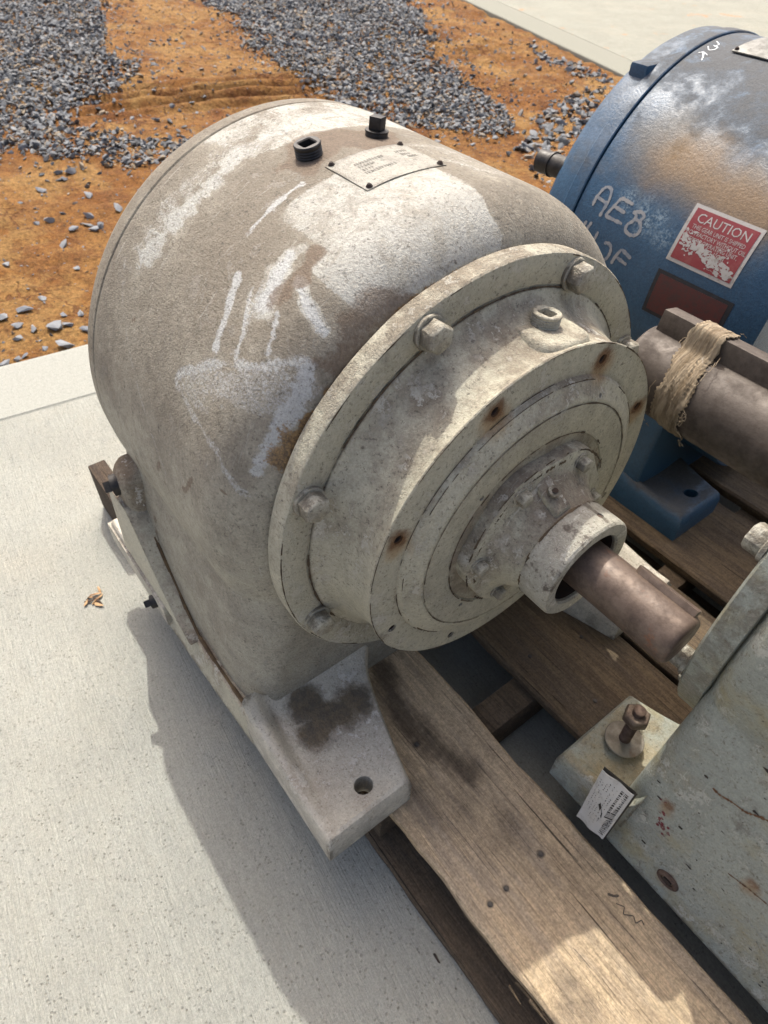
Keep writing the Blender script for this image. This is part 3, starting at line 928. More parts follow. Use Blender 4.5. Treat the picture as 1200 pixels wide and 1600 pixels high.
for pts, w, k_ in (([(-.47, -1.14, .40), (-.47, -.95, .76), (-.47, -.72, .98), (-.47, -.42, 1.16), (-.47, -.1, 1.22)], .035, .9), ([(-.49, -1.1, .62), (-.48, -1.0, .72), (-.47, -.86, .84)], .05, .9), ([(-.48, -1.09, .66), (-.5, -1.12, .62)], .09, .9), ([(-.48, -.72, .98), (-.47, -.5, 1.12)], .03, .6)):
    rs = np.maximum(rs, k_ * np.clip(1.5 - (seg_dist(Va, pts) + nz * w) / w, 0, 1))
for pts, w, k_ in ([CLEAN[11][0], .075, .62], [CLEAN[12][0], .10, .45], [CLEAN[15][0], .07, .8], [CLEAN[8][0], .035, .7]):
    d = seg_dist(Va, pts) + nz * w * .9
    cl = np.maximum(cl, k_ * np.clip(1.6 - d / w, 0, 1))
set_attr(h_.data, 'clean', cl); set_attr(h_.data, 'chalk', ck); set_attr(h_.data, 'grime', gr); set_attr(h_.data, 'rust', rs)

# rear cover behind a shallow seam
V, F = lathe([(-2.16, 0), (-2.16, 1.41), (-2.178, 1.436), (-2.19, 1.445), (-2.28, 1.44), (-2.35, 1.41), (-2.41, 1.35), (-2.43, 1.2), (-2.43, 0)], seg=160)
part('rear_cover', V, F, m_house, gu)

# bolted flange
V, F = lathe([(-.475, 0), (-.475, 1.262), (-.462, 1.274), (-.366, 1.276), (-.357, 1.270), (-.355, 1.262), (-.355, 1.13), (-.363, 1.118), (-.363, 0)], seg=200)
rr = fbm(np.array([v[1] for v in V]) * 4, np.array([v[2] for v in V]) * 4, 3) * .006
V = [(x + (dx if 1.2 < math.hypot(y, z) < 1.28 else 0), y, z) for (x, y, z), dx in zip(V, rr)]
fl = part('flange', V, F, m_plain, gu)

# bearing housing: waisted neck, flared to a machined rim with tapped holes
prof = [(-.37, 0), (-.37, 1.105), (-.352, 1.105), (-.345, 1.085), (-.325, 1.06), (-.29, 1.035), (-.24, 1.012), (-.18, .995), (-.13, .985), (-.08, .984), (-.045, .988), (-.02, .994), (-.006, 1.0), (0, .996),
        (0, .838), (.006, .832), (.018, .828), (.028, .818), (.032, .80), (.038, .785), (.052, .768), (.064, .742), (.0675, .728), (.066, .7215), (.058, .7205), (.058, 0)]
V, F = lathe(prof, seg=200)
nk = part('bearing_housing', V, F, m_neck, gu)
hc = []
for a in range(8):
    t = math.radians(22.5 + 45 * a)
    if a == 5: t = math.radians(246)
    hc.append(((0, .915 * math.cos(t), .915 * math.sin(t)), .026, .07))
hc.append(((.05, .755 * math.cos(math.radians(64)), .755 * math.sin(math.radians(64))), .012, .05))
cut(nk, rods_local(hc, gu))
for (p, r, d) in hc[:8]:
    V, F = lathe([(-.055, 0), (-.055, r * .97), (-.012, r * .97), (-.012, r * .8), (-.02, r * .72), (-.028, r * .8), (-.036, r * .72), (-.044, r * .8), (-.05, r * .7), (-.05, 0)], p[1], p[2], 20)
    part('tapped_hole', V, F, m_dark, gu)

# end plate with its worn seal groove
V, F = lathe([(.04, 0), (.04, .7185), (.062, .7185), (.068, .712), (.068, .560), (.064, .552), (.05, .547), (.03, .54), (.022, .528), (.022, .512), (.02, .505), (.02, 0)], seg=160)
ep = part('end_plate', V, F, m_plain, gu)
ph = [((.068, .585 * math.cos(math.radians(t)), .585 * math.sin(math.radians(t))), .016, .05) for t in (134.6, 224.5)]
cut(ep, rods_local(ph, gu))
# bearing cap: scalloped plate, fillet and hub
def lobed(profile, seg=144):
    V = []; F = []; rings = []
    for x, r, am in profile:
        ids = []
        for k in range(seg):
            a = 2 * math.pi * k / seg
            q = math.cos(6 * (a - math.radians(0)))
            rr = r + am * (q * .5 + .5) 
            ids.append(len(V)); V.append((x, rr * math.cos(a), rr * math.sin(a)))
        rings.append(ids)
    for a, b in zip(rings[:-1], rings[1:]):
        for k in range(seg):
            k2 = (k + 1) % seg
            F.append((a[k], a[k2], b[k2], b[k]))
    F.append(tuple(rings[-1]))
    F.append(tuple(rings[0]))
    return V, F
V, F = lobed([(.018, .465, .035), (.11, .465, .035), (.125, .46, .035), (.13, .45, .033), (.133, .40, .025), (.14, .385, .012), (.158, .362, 0), (.185, .34, 0), (.22, .32, 0), (.255, .303, 0), (.285, .292, 0), (.297, .288, 0), (.31, .288, 0)])
part('bearing_cap', V, F, m_cap, gu)
# collar: an open ring round the shaft
V, F = lathe([(.20, .10), (.298, .10), (.298, .285), (.304, .297), (.44, .298), (.468, .296), (.48, .286), (.482, .27), (.478, .222), (.468, .213), (.33, .21), (.33, .12), (.20, .12)], seg=96)
rr = fbm(np.array([v[1] for v in V]) * 14, np.array([v[2] for v in V]) * 14, 4) * .010
V = [(x, y * (1 + d), z * (1 + d)) for (x, y, z), d in zip(V, rr)]
co_ = part('collar', V, F, m_collar, gu)
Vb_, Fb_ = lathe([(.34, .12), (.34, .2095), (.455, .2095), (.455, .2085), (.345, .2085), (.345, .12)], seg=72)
part('bore_shade_sleeve', Vb_, Fb_, m_dark, gu)  # thin dark sleeve added so the open collar looks deep in shade
b = math.radians(75)
cp = (np.array((.405, .297 * math.cos(b), .297 * math.sin(b))) - np.array(B0)) * U
nn_ = np.array((0, math.cos(b), math.sin(b)))
cut(co_, [rod(cp - nn_ * .03 * U, cp + nn_ * .03 * U, .018 * U, 16)])
V, F = rod((.405, .285 * math.cos(b), .285 * math.sin(b)), (.405, .292 * math.cos(b), .292 * math.sin(b)), .017, 6)
part('set_screw', V, F, m_rusty, gu)

# dirt packed in the joints between the turned parts
def dirt_ring(x, r, w, a0, a1, gap, seed, nrm=(1, 0)):
    V = []; F = []
    N = 360; ok = []
    for i in range(N + 1):
        a = math.radians(a0 + (a1 - a0) * i / N)
        g = fbm(np.array([i * .07 + seed]), np.array([seed]), 4)[0]
        ww = w * (.35 + 1.3 * abs(fbm(np.array([i * .19 + seed]), np.array([seed + 4]), 3)[0]))
        ok.append(g > gap)
        dr, dx_ = (ww, 0) if nrm[0] else (0, ww)
        for s_ in (-1, 1):
            V.append((x + s_ * dx_, (r + s_ * dr) * math.cos(a), (r + s_ * dr) * math.sin(a)))
    for i in range(N):
        if ok[i]: F.append((2 * i, 2 * i + 1, 2 * i + 3, 2 * i + 2))
    return V, F
m_jdirt = metal_mat('packed joint dirt', (.045, .032, .022), (.10, .07, .04), .9, 0, 16)
for args in ((.0705, .7195, .0035, 0, 360, -.25, 1.), (-.3535, 1.112, .007, 20, 220, -.2, 2.), (.0715, .556, .006, 10, 250, -.15, 3.), (.0025, .997, .0035, 10, 260, -.05, 4.),
             (-.3535, 1.2665, .004, 20, 230, -.05, 5.), (.0235, .517, .014, 10, 250, -.4, 6.), (.128, .488, .009, 30, 230, -.1, 9.), (.1315, .44, .012, 60, 200, .0, 10.), (.0260, .822, .006, 20, 240, -.1, 11.), (.0025, .839, .004, 60, 250, .02, 7.)):
    V, F = dirt_ring(*args); part('joint_dirt', V, F, m_jdirt, gu, 0, False)['kind'] = 'stuff'
V, F = dirt_ring(.305, .2985, .008, 0, 360, -.12, 8., (0, 1)); part('joint_dirt', V, F, m_jdirt, gu, 0, False)['kind'] = 'stuff'

# shaft and key
SY, SZ = .018, .012
V, F = lathe([(.1, 0), (.1, .135), (.98, .135), (1.004, .135), (1.02, .130), (1.03, .118), (1.031, .11), (1.031, 0)], SY, SZ, 72)
sh = part('shaft', V, F, m_shaft, gu)
ka = math.radians(52)
def keybar(x0, x1, w, r0, r1, yc, zc, a):
    n_ = np.array((0, math.cos(a), math.sin(a))); t_ = np.array((0, -math.sin(a), math.cos(a)))
    V = []; 
    P0 = []
    for x in [x0] + list(x0 + w / 2 * (1 - np.cos(np.linspace(.3, 1.57, 5)))) + [x1 - .01, x1]:
        u = min(1, max(0, (x - x0) / (w / 2))); ww = w / 2 * math.sqrt(max(.02, 1 - (1 - u) ** 2))
        if x == x1: ww *= .93
        P0.append((x, ww))
    n = len(P0)
    for x, ww in P0:
        for tt, rr_ in ((-1, r0), (-1, r1 - .006), (-.94, r1), (.94, r1), (1, r1 - .006), (1, r0)):
            V.append(tuple(np.array((x, yc, zc)) + n_ * rr_ + t_ * ww * tt))
    F = []
    for i in range(n - 1):
        for j in range(5):
            F.append((i * 6 + j, i * 6 + j + 1, (i + 1) * 6 + j + 1, (i + 1) * 6 + j))
        F.append((i * 6 + 5, i * 6, (i + 1) * 6, (i + 1) * 6 + 5))
    F.append(tuple(range(6))); F.append(tuple(range((n - 1) * 6, n * 6)))
    return V, F
V, F = keybar(.665, 1.0, .07, .10, .165, SY, SZ, ka)
sub('key', V, F, m_shaft, sh, B0, 40)
# machined flat groove beside the key reads as a lip
# bolts
bm_big = hex_mesh(.072, .075, 'bolt', m_bolt); ws_big = washer_mesh(.082, .018, m_bolt)
for a in range(8):
    t = math.radians(22.5 + 45 * a)
    bolt_at(gu, (-.355, 1.18 * math.cos(t), 1.18 * math.sin(t)), (1, 0, 0), random.uniform(0, 1), bm_big, ws_big, .018)
bm_s = hex_mesh(.042, .045, 'cap_bolt', m_bolt); ws_s = washer_mesh(.05, .010, m_bolt)
for a in range(6):
    t = math.radians(60 * a)
    bolt_at(gu, (.131, .425 * math.cos(t), .425 * math.sin(t)), (1, 0, 0), random.uniform(0, 1), bm_s, ws_s, .010, 'cap_bolt')
# grease lug between cap and collar
a = math.radians(100)
def frame_box(x0, x1, t0, t1, r0, r1, a, taper=0.):
    n_ = np.array((0, math.cos(a), math.sin(a))); t_ = np.array((0, -math.sin(a), math.cos(a)))
    V = []
    for x in (x0, x1):
        for tt in (t0, t1):
            for r_ in (r0, r1):
                q = 1 - taper if r_ == r1 else 1
                V.append(tuple(np.array((x, 0, 0)) + n_ * (r_ - (taper * .5 if x == x1 and r_ == r1 else 0)) + t_ * tt * q))
    F = [(0, 1, 3, 2), (4, 6, 7, 5), (0, 4, 5, 1), (2, 3, 7, 6), (0, 2, 6, 4), (1, 5, 7, 3)]
    return V, F
V, F = frame_box(.10, .285, -.062, .062, .25, .425, a, .22)
lg = part('lug', V, F, m_cap, gu); bevel_me(lg.data, .014, 3)
n_ = np.array((0, math.cos(a), math.sin(a)))
pc = np.array((.21, 0, 0)) + n_ * .375
V, F = rod(pc, pc + n_ * .018 + np.array((.006, 0, 0)), .032, 20)
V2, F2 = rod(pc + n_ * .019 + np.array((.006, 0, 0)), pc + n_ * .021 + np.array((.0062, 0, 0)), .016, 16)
part('grease_fitting', V, F, m_bolt, gu); part('grease_hole_disc', V2, F2, m_dark, gu)  # dark disc on the fitting stands in for the shade inside a hole

# oil plugs
def radial(x, deg, r, yc=0, zc=0):
    a = math.radians(deg); return np.array((x, yc + r * math.cos(a), zc + r * math.sin(a))), np.array((0, math.cos(a), math.sin(a)))
def plug_hollow(r, h, mat, name='plug'):
    """round threaded plug with a square socket; axis +Z, local scene units"""
    V = []; F = []
    n = 40
    def ring(rad, z, sq=False):
        ids = []
        for k in range(n):
            a = 2 * math.pi * k / n
            if sq:
                q = rad / max(abs(math.cos(a)), abs(math.sin(a))); q = min(q, rad * 1.28)
            else: q = rad
            ids.append(len(V)); V.append((q * math.cos(a), q * math.sin(a), z))
        return ids
    rs_ = [ring(r * .96, 0)]
    for i in range(4):
        z = h * (.12 + .17 * i)
        rs_ += [ring(r, z), ring(r * .93, z + h * .085)]
    rs_ += [ring(r, h * .82), ring(r, h * .93), ring(r * .94, h), ring(r * .60, h, True), ring(r * .52, h * .93, True), ring(r * .50, h * .25, True)]
    for a_, b_ in zip(rs_[:-1], rs_[1:]):
        for k in range(n):
            k2 = (k + 1) % n; F.append((a_[k], a_[k2], b_[k2], b_[k]))
    F.append(tuple(rs_[-1])); F.append(tuple(rs_[0]))
    return mesh_data(name, np.array(V) * U, F, mat, 30, True)
pm = plug_hollow(.068, .075, m_black, 'plug')
p, nrm = radial(-1.507, 101.1, 1.435)
place(pm, 'plug', gu, p, Vector(nrm).to_track_quat('Z', 'X').to_matrix())
V1, F1 = rod((0, 0, 0), (0, 0, .030), .058, 32)
V1b, F1b = rod((0, 0, .030), (0, 0, .038), .062, 32)
V2, F2 = box(-.033, .033, -.033, .033, .038, .100)
pv, pf = join([(V1, F1), (V1b, F1b), (V2, F2)])
pq = mesh_data('plug', np.array(pv) * U, pf, m_black, 0, True); bevel_me(pq, .007, 2)
p, nrm = radial(-1.504, 85.0, 1.44)
place(pq, 'plug', gu, p, Vector(nrm).to_track_quat('Z', 'X').to_matrix() @ Matrix.Rotation(.5, 3, 'Z'))
# boss and plug on the neck
p, nrm = radial(-.20, 82.5, .93)
Vb = []; Fb = []
nb = 40
R3 = Vector(nrm).to_track_quat('Z', 'X').to_matrix()
ex = np.array((1., 0, 0)); tt_ = np.array((0, -math.sin(math.radians(82.5)), math.cos(math.radians(82.5))))
for z, q in ((0, 1.12), (.055, 1.03), (.072, .97), (.078, .9)):
    for k in range(nb):
        a = 2 * math.pi * k / nb
        e = 4.0
        cx = math.copysign(abs(math.cos(a)) ** (2 / e), math.cos(a)) * .145
        cy = math.copysign(abs(math.sin(a)) ** (2 / e), math.sin(a)) * .165
        if cx > 0: cx *= 1.2
        Vb.append(tuple(p + ex * min(cx * q, .19) + tt_ * cy * q + nrm * z))
for j in range(3):
    for k in range(nb):
        k2 = (k + 1) % nb; Fb.append((j * nb + k, j * nb + k2, (j + 1) * nb + k2, (j + 1) * nb + k))
Fb.append(tuple(range(3 * nb, 4 * nb)))
part('plug_boss', Vb, Fb, m_neck, gu)
pm2 = plug_hollow(.070, .062, m_bolt, 'plug')
place(pm2, 'plug', gu, p + nrm * .074 + ex * -.015, R3 @ Matrix.Rotation(.15, 3, 'Z'))

# nameplate
def cylmap(yc, zc, R): return lambda x, deg: (x, yc + R * math.cos(math.radians(deg)), zc + R * math.sin(math.radians(deg)))
def curved_patch(x0, x1, d0, d1, R, th_, yc=0, zc=0, nx=10, nt=18, warp=0., clip=None):
    V = []; F = []
    for rr_ in (R, R + th_):
        for i in range(nx + 1):
            for j in range(nt + 1):
                x = x0 + (x1 - x0) * i / nx; dg_ = d0 + (d1 - d0) * j / nt
                w = warp * (math.sin(i / nx * 5) * math.sin(j / nt * 7)) 
                V.append(cylmap(yc, zc, rr_ + w)(x, dg_))
    m = (nx + 1) * (nt + 1)
    I = lambda i, j, l: l * m + i * (nt + 1) + j
    for i in range(nx):
        for j in range(nt):
            for l in (0, 1): F.append((I(i, j, l), I(i + 1, j, l), I(i + 1, j + 1, l), I(i, j + 1, l)))
    for i in range(nx):
        for j in (0, nt): F.append((I(i, j, 0), I(i + 1, j, 0), I(i + 1, j, 1), I(i, j, 1)))
    for j in range(nt):
        for i in (0, nx): F.append((I(i, j, 0), I(i, j + 1, 0), I(i, j + 1, 1), I(i, j, 1)))
    return V, F
m_nameplate = paint_mat('painted-over name plate', (.35, .335, .28), (.45, .43, .37), (.20, .17, .13), dusty=.1, up_dust=.15, chips=.3)
V, F = curved_patch(-1.34, -1.0, 83.5, 101.9, 1.4515, .0035, warp=.001)
npl = part('nameplate', V, F, m_nameplate, gu)
for x, dg_ in ((-1.325, 84.5), (-1.325, 100.8), (-1.02, 84.5), (-1.02, 100.9)):
    p, nrm = radial(x, dg_, 1.457)
    V, F = rod(p, p + nrm * .012, .017, 12, r1=.008)
    sub('rivet', V, F, m_dark, npl, B0)
m_ink = metal_mat('stamped characters', (.09, .08, .065), (.16, .145, .12), .7, 0, 10)
Vg = []; Fg = []
for row, (x, a0_, a1_) in enumerate(((-1.235, 91.5, 98), (-1.20, 94.8, 98), (-1.165, 96, 98), (-1.13, 91.8, 98.4), (-1.24, 86.0, 88.4), (-1.20, 86, 88), (-1.165, 85.6, 87.5))):
    a = a1_
    while a > a0_:
        w = random.choice((.32, .42, .5))
        mp = cylmap(0, 0, 1.4570)
        for q in range(2):
            v, f_ = ribbon([(x + random.uniform(-.011, .011), a - random.uniform(0, w)), (x + random.uniform(-.011, .011), a - random.uniform(0, w))],
                           .006, lambda xx, tt: mp(xx, tt), 0)
            n0 = len(Vg); Vg += v; Fg += [tuple(i + n0 for i in t) for t in f_]
        # upright stem of the glyph
        v = [mp(x - .012, a), mp(x + .012, a), mp(x + .012, a - .14), mp(x - .012, a - .14)]
        n0 = len(Vg); Vg += v; Fg.append((n0, n0 + 1, n0 + 2, n0 + 3))
        a -= w + .18
sub('lettering', Vg, Fg, m_ink, npl, B0, 0, False)

# feet, ribs and base strips
def unit_feet(rt, M_, mh, dx=0., er=.05, yc=0., zt=-1.33, tips=(.42,), rear=True, xr=-.50, sx=1, x0=0., sides=(1, -1)):
    for s_ in sides:
        V, F = foot(xr, .42 + dx * 0, zt, rib=.12, rib_len=.86, er=er)
        if s_ < 0: V = mirror(V)
        V = [(x0 + sx * x, yc + y, z) for x, y, z in V]
        fo = part('foot', V, F, M_, rt, 50)
        hp = ((x0 + sx * .255, yc - s_ * 1.205, zt), .058, .4)
        b = base_of(rt)
        pp = (np.array(hp[0]) - b) * U
        cut(fo, [rod(pp - np.array((0, 0, .5 * U)), pp + np.array((0, 0, .3 * U)), hp[1] * U, 28)])
        if rear:
            V, F = foot(-2.26, -2.62, zt, rib=.04, rib_len=.9, yo=-1.59, yi0=-.9, yi1=-1.0)
            if s_ < 0: V = mirror(V)
            V = [(x0 + sx * x, yc + y, z) for x, y, z in V]
            part('foot', V, F, M_, rt, 50)
unit_feet(gu, m_foot, m_foot)
# side rib: tapered ledge between the feet
def side_rib(rt, mat, yc=0., x0=0., sx=1, s_=1, xs_=(-2.36, -.44), yo=1.56, yin=1.40, bot=-1.6):
    V = []; F = []
    N = 40
    for i in range(N + 1):
        u = i / N; x = xs_[0] + (xs_[1] - xs_[0]) * u
        zt = -.98 - .04 * u + (-.02) * math.sin(u * 9)
        zt = -.95 + (-1.02 + .95) * u if u < .0 else (-.88 - .26 * min(1, u / .55) + .14 * max(0, (u - .55) / .45))
        for y, z in ((yo, bot), (yo, zt - .03), (yo - .008, zt - .008), (yo - .022, zt), (yo - .07, zt - .012), (yin, zt + .004), (yin, bot)):
            V.append((x0 + sx * x, yc - s_ * y, z))
    for i in range(N):
        for j in range(6):
            F.append((i * 7 + j, i * 7 + j + 1, i * 7 + 8 + j, i * 7 + 7 + j))
        F.append((i * 7 + 6, i * 7, i * 7 + 7, i * 7 + 13))
    F.append(tuple(range(7))); F.append(tuple(range(N * 7, N * 7 + 7)))
    return part('side_rib', V, F, mat, rt, 50)
m_rib = paint_mat('grey-beige paint on rib', (.44, .41, .31), (.5, .48, .40), (.24, .19, .14), dusty=.0, up_dust=.5, chips=.3)
def base_plate(rt, mat, x0=0., yc=0., s_=1):
    V = []; F = []
    N = 60
    for i in range(N + 1):
        u = i / N; x = -2.30 + (-.46 + 2.30) * u
        q = math.sin(min(1, max(0, u)) * math.pi)
        for y, z in ((1.565 + .045 * (1 - u) + .01 * q, -1.6), (1.56 + .03 * (1 - u), -1.56), (1.548, -1.375), (1.538, -1.355), (1.52, -1.347), (1.47, -1.352), (1.3, -1.36), (1.3, -1.6)):
            V.append((x0 + x, yc - s_ * y, z + .004 * math.sin(u * 31)))
    for i in range(N):
        for j in range(8):
            j2 = (j + 1) % 8
            F.append((i * 8 + j, i * 8 + j2, (i + 1) * 8 + j2, (i + 1) * 8 + j))
    F.append(tuple(range(8))); F.append(tuple(range(N * 8, N * 8 + 8)))
    return part('base_plate', V, F, mat, rt, 50)
base_plate(gu, m_rib); base_plate(gu, m_rib, s_=-1)
V, F = box(-2.66, -1.62, -1.612, -1.50, -1.6, -1.40)
st_ = part('base_strip', V, F, m_foot, gu); bevel_me(st_.data, .008, 2)
# lifting ear with its drain plug at the rear corner
Ve = []; Fe = []
N = 30
for i in range(N + 1):
    u = i / N; z = -.385 - .97 * u
    tp = math.sqrt(max(0., 1 - (1 - min(1, u * 7)) ** 2))
    yo_ = -1.40 - (.145 + .02 * u) * tp
    w = (.145 - .03 * u) * (.55 + .45 * tp)
    for k in range(14):
        a = math.pi * k / 13
        ca = math.copysign(abs(math.cos(a)) ** .7, math.cos(a)); sa = abs(math.sin(a)) ** .45
        Ve.append((-2.05 + .06 * u + w * ca, -1.38 + (yo_ + 1.38) * sa, z))
for i in range(N):
    for k in range(13):
        Fe.append((i * 14 + k, i * 14 + k + 1, i * 14 + 15 + k, i * 14 + 14 + k))
Fe.append(tuple(range(14))); Fe.append(tuple(range(N * 14, N * 14 + 14)))
m_ear = paint_mat('flaking paint and dirt', (.40, .37, .29), (.62, .60, .55), (.16, .12, .08), dusty=.45, up_dust=.3, chips=1.0)
part('lifting_ear', Ve, Fe, m_ear, gu)
ol = [(-2.30, -1.36), (-2.27, -.72), (-2.20, -.67), (-1.97, -.665), (-1.90, -.70), (-1.62, -1.06), (-1.42, -1.26), (-1.20, -1.36)]
Vq = [(x, -1.40, z) for x, z in ol] + [(x, -1.575 - .03 * (-.66 - z), z) for x, z in ol]
n8 = len(ol)
Fq = [tuple(range(n8)), tuple(range(n8, 2 * n8))] + [(i, (i + 1) % n8, n8 + (i + 1) % n8, n8 + i) for i in range(n8)]
gs = part('gusset', Vq, Fq, m_rib, gu); bevel_me(gs.data, .012, 2)
pl = [(-1.90, -1.475, -.73), (-1.76, -1.478, -.89), (-1.62, -1.482, -1.055), (-1.50, -1.488, -1.18), (-1.42, -1.50, -1.255), (-1.22, -1.515, -1.342), (-1.0, -1.518, -1.346), (-.75, -1.516, -1.346), (-.52, -1.51, -1.346)]
dl = [rod(a_, b_, .010 + .004 * (i % 2), 6) for i, (a_, b_) in enumerate(zip(pl[:-1], pl[1:]))]
V, F = join(dl); part('joint_dirt', V, F, metal_mat('brown dirt in the joint', (.06, .038, .02), (.12, .08, .04), .95, 0, 14), gu)['kind'] = 'stuff'
for p0, r_, d_ in (((-2.06, -1.50, -.54), .075, .07), ((-1.80, -1.585, -1.50), .052, .05)):
    V, F = rod(p0, np.array(p0) + np.array((-.02, -d_, -.01)), r_, 24)
    V2, F2 = rod(np.array(p0) + np.array((-.02, -d_, -.01)), np.array(p0) + np.array((-.03, -d_ - .05, -.015)), r_ * .66, 4)
    V, F = join([(V, F), (V2, F2)])
    part('drain_plug', V, F, m_black, gu)

# ------------------------------------------------------------------ the blue gear unit
BB = (-1.2, 3.72, -1.6)
bl = root('gear_reducer', 'blue gear reducer behind the shafts, with a red caution sticker and chalk letters', 'gear reducer', BB)
locb = lambda pts: [tuple(np.array(p) - np.array(BB)) for p in pts]
def blue_mat(name, marks=True):
    k = NT(name)
    p = k.P()
    big = k.noise(p, 1.6, 8, .65, .3); mid = k.noise(p, 6, 8, .7); fine = k.noise(p, 45, 5, .7)
    c = k.mix(k.ramp(big, .35, .65), (.019, .060, .112), (.027, .075, .135))
    up = k.geo_up()
    # dust film on the upper shoulder of the barrel
    f = k.math('ADD', k.math('MULTIPLY', up, .95), k.math('MULTIPLY', k.math('SUBTRACT', big, .5), 1.5))
    f = k.math('ADD', f, k.math('MULTIPLY', k.math('SUBTRACT', mid, .5), .8))
    ff = k.ramp(f, .45, 1.0, 0, .85)
    c = k.mix(ff, c, (.066, .062, .056))
    # wiped lighter blue
    w = k.ramp(k.noise(k.P(loc=(3, 6, 2)), 2.4, 8, .7, .8), .52, .66, 0, .8)
    w = k.math('MULTIPLY', w, k.ramp(up, .45, .8))
    c = k.mix(w, c, (.12, .175, .245))
    if marks:
        arcp = lambda x, d: (x, 3.72 + 1.5 * math.cos(math.radians(d)), 1.5 * math.sin(math.radians(d)))
        line = [arcp(-1.42 + .062 * i, 138.6 + .36 * i + .6 * math.sin(i * .9)) for i in range(16)]
        s1 = k.spot(locb(line), .06, .40, k.noise(p, 2.4, 7, .7))
        c = k.mix(k.math('MULTIPLY', s1, .72), c, (.12, .10, .07))
        s1b = k.spot(locb(line[3:]), .02, .32, k.noise(k.P(loc=(3, 3, 3)), 3, 7, .7))
        c = k.mix(k.math('MULTIPLY', s1b, .70), c, (.23, .14, .06))
        s2 = k.spot(locb([(x, 3.72 + 1.5 * math.cos(math.radians(d)), 1.5 * math.sin(math.radians(d))) for x, d in ((-1.40, 153), (-1.25, 154), (-1.12, 154.5), (-1.18, 157), (-1.0, 158))]), .0, .13, k.noise(p, 8, 6, .7))
        c = k.mix(k.math('MULTIPLY', k.math('MULTIPLY', s2, k.ramp(fine, .42, .6)), .6), c, (.30, .38, .42))
    sp = k.ramp(k.noise(k.P(loc=(5, 2, 7)), 60, 3, .75), .60, .72)
    c = k.mix(k.math('MULTIPLY', sp, .5), c, (.012, .025, .05))
    c = k.grain(c, .2)
    k.col(c); k.rough(k.ramp(ff, 0, .8, .38, .8))
    k.bump(fine, .5, .007); k.bump(mid, .07, .03); k.bump(k.noise(p, 110, 2, .6), .3, .004)
    return k.m
m_blue = blue_mat('dusty blue enamel'); m_blue2 = blue_mat('blue enamel', False)
V, F = housing(1.5, -1.79, -.42, .05, .05, back_i=.012, wall=.06, ns=260)
V = [(x, y + 3.72, z) for x, y, z in V]
part('housing', V, F, m_blue, bl, 40)
V, F = lathe([(-.50, 0), (-.50, 1.50), (-.10, 1.50), (-.075, 1.485), (-.075, 1.2), (-.10, 1.1), (-.10, .0)], 3.72, 0, 160)
part('front_flange', V, F, m_blue, bl)
V, F = lathe([(-2.12, 0), (-2.12, 1.40), (-2.10, 1.47), (-2.05, 1.50), (-1.925, 1.50), (-1.915, 1.502), (-1.905, 1.514), (-1.805, 1.514), (-1.797, 1.508), (-1.80, 1.47), (-1.80, 0)], 3.72, 0, 180)
part('rear_cover', V, F, m_blue, bl)
unit_feet(bl, m_blue2, m_blue2, yc=3.72, x0=-.34, er=.11)
base_plate(bl, m_blue2, x0=-.34, yc=3.72); base_plate(bl, m_blue2, x0=-.34, yc=3.72, s_=-1)
V, F = box(-2.06, -1.90, 3.72 - .80, 3.72 - .60, 1.22, 1.36)
ey = part('lifting_lug', V, F, m_blue2, bl); bevel_me(ey.data, .03, 2)
for p0, r_, L_ in (((-2.06, 2.50, .66), .085, .30), ((-2.06, 2.42, .30), .08, .24)):
    V, F = rod(p0, np.array(p0) + np.array((-L_, -.04, .0)), r_, 28)
    V2, F2 = rod(np.array(p0) + np.array((-L_ * .55, -.02, 0)), np.array(p0) + np.array((-L_ * .62, -.02, 0)), r_ * 1.12, 28)
    V, F = join([(V, F), (V2, F2)])
    part('pipe_plug', V, F, m_black, bl)
# caution sticker --------------------------------------------------
def flat_mat(name, c, c2, f0=.5, f1=.62, scale=12, rough=.5, amt=1.):
    k = NT(name)
    n = k.noise(k.P(), scale, 7, .75)
    k.col(k.mix(k.ramp(n, f0, f1, 0, amt), c, c2)); k.rough(rough); k.bump(n, .2, .003)
    return k.m
m_red = flat_mat('shaded red print', (.20, .022, .026), (.24, .07, .06), .45, .75, 7)  # red darkened and dulled for the shade the sticker lies in
m_white = flat_mat('soiled white print', (.38, .355, .325), (.25, .215, .18), .5, .7, 20)
m_dred = flat_mat('dark red decal', (.075, .016, .016), (.05, .02, .02), .45, .6, 30, .45)
m_blk = flat_mat('black decal border', (.012, .013, .018), (.02, .022, .03))
V, F = curved_patch(-.912, -.388, 147.6, 162.4, 1.503, .0015, 3.72, 0, 8, 16)
cs = part('caution_sticker', V, F, m_white, bl)
V, F = curved_patch(-.887, -.413, 148.5, 161.5, 1.5055, .0008, 3.72, 0, 8, 16)
sub('red_field', V, F, m_red, cs, BB)
cm = cylmap(3.72, 0, 1.5075)
def arcmap(x0, deg0, asp=1.):
    return lambda tx, ty: cm(x0 + tx, deg0 - ty / 1.5 * 57.2958)
lines = [('CAUTION', -.65, 151.6, .085, 1.05), ('THIS GEAR UNIT IS SHIPPED', -.65, 153.3, .040, .82), ('FROM FACTORY WITHOUT OIL.', -.65, 154.75, .040, .82),
         ('BEFORE OPERATING UNIT,', -.65, 156.2, .040, .82), ('FILL WITH OIL', -.67, 158.0, .056, .85)]
parts_ = []
for s_, x, d, size, sx_ in lines:
    parts_.append(text_mesh(s_, size, arcmap(x, d), sx=sx_, align='CENTER'))
# underline below WITHOUT
parts_.append(([cm(-.63, 155.05), cm(-.50, 155.05), cm(-.50, 154.95), cm(-.63, 154.95)], [(0, 1, 2, 3)]))
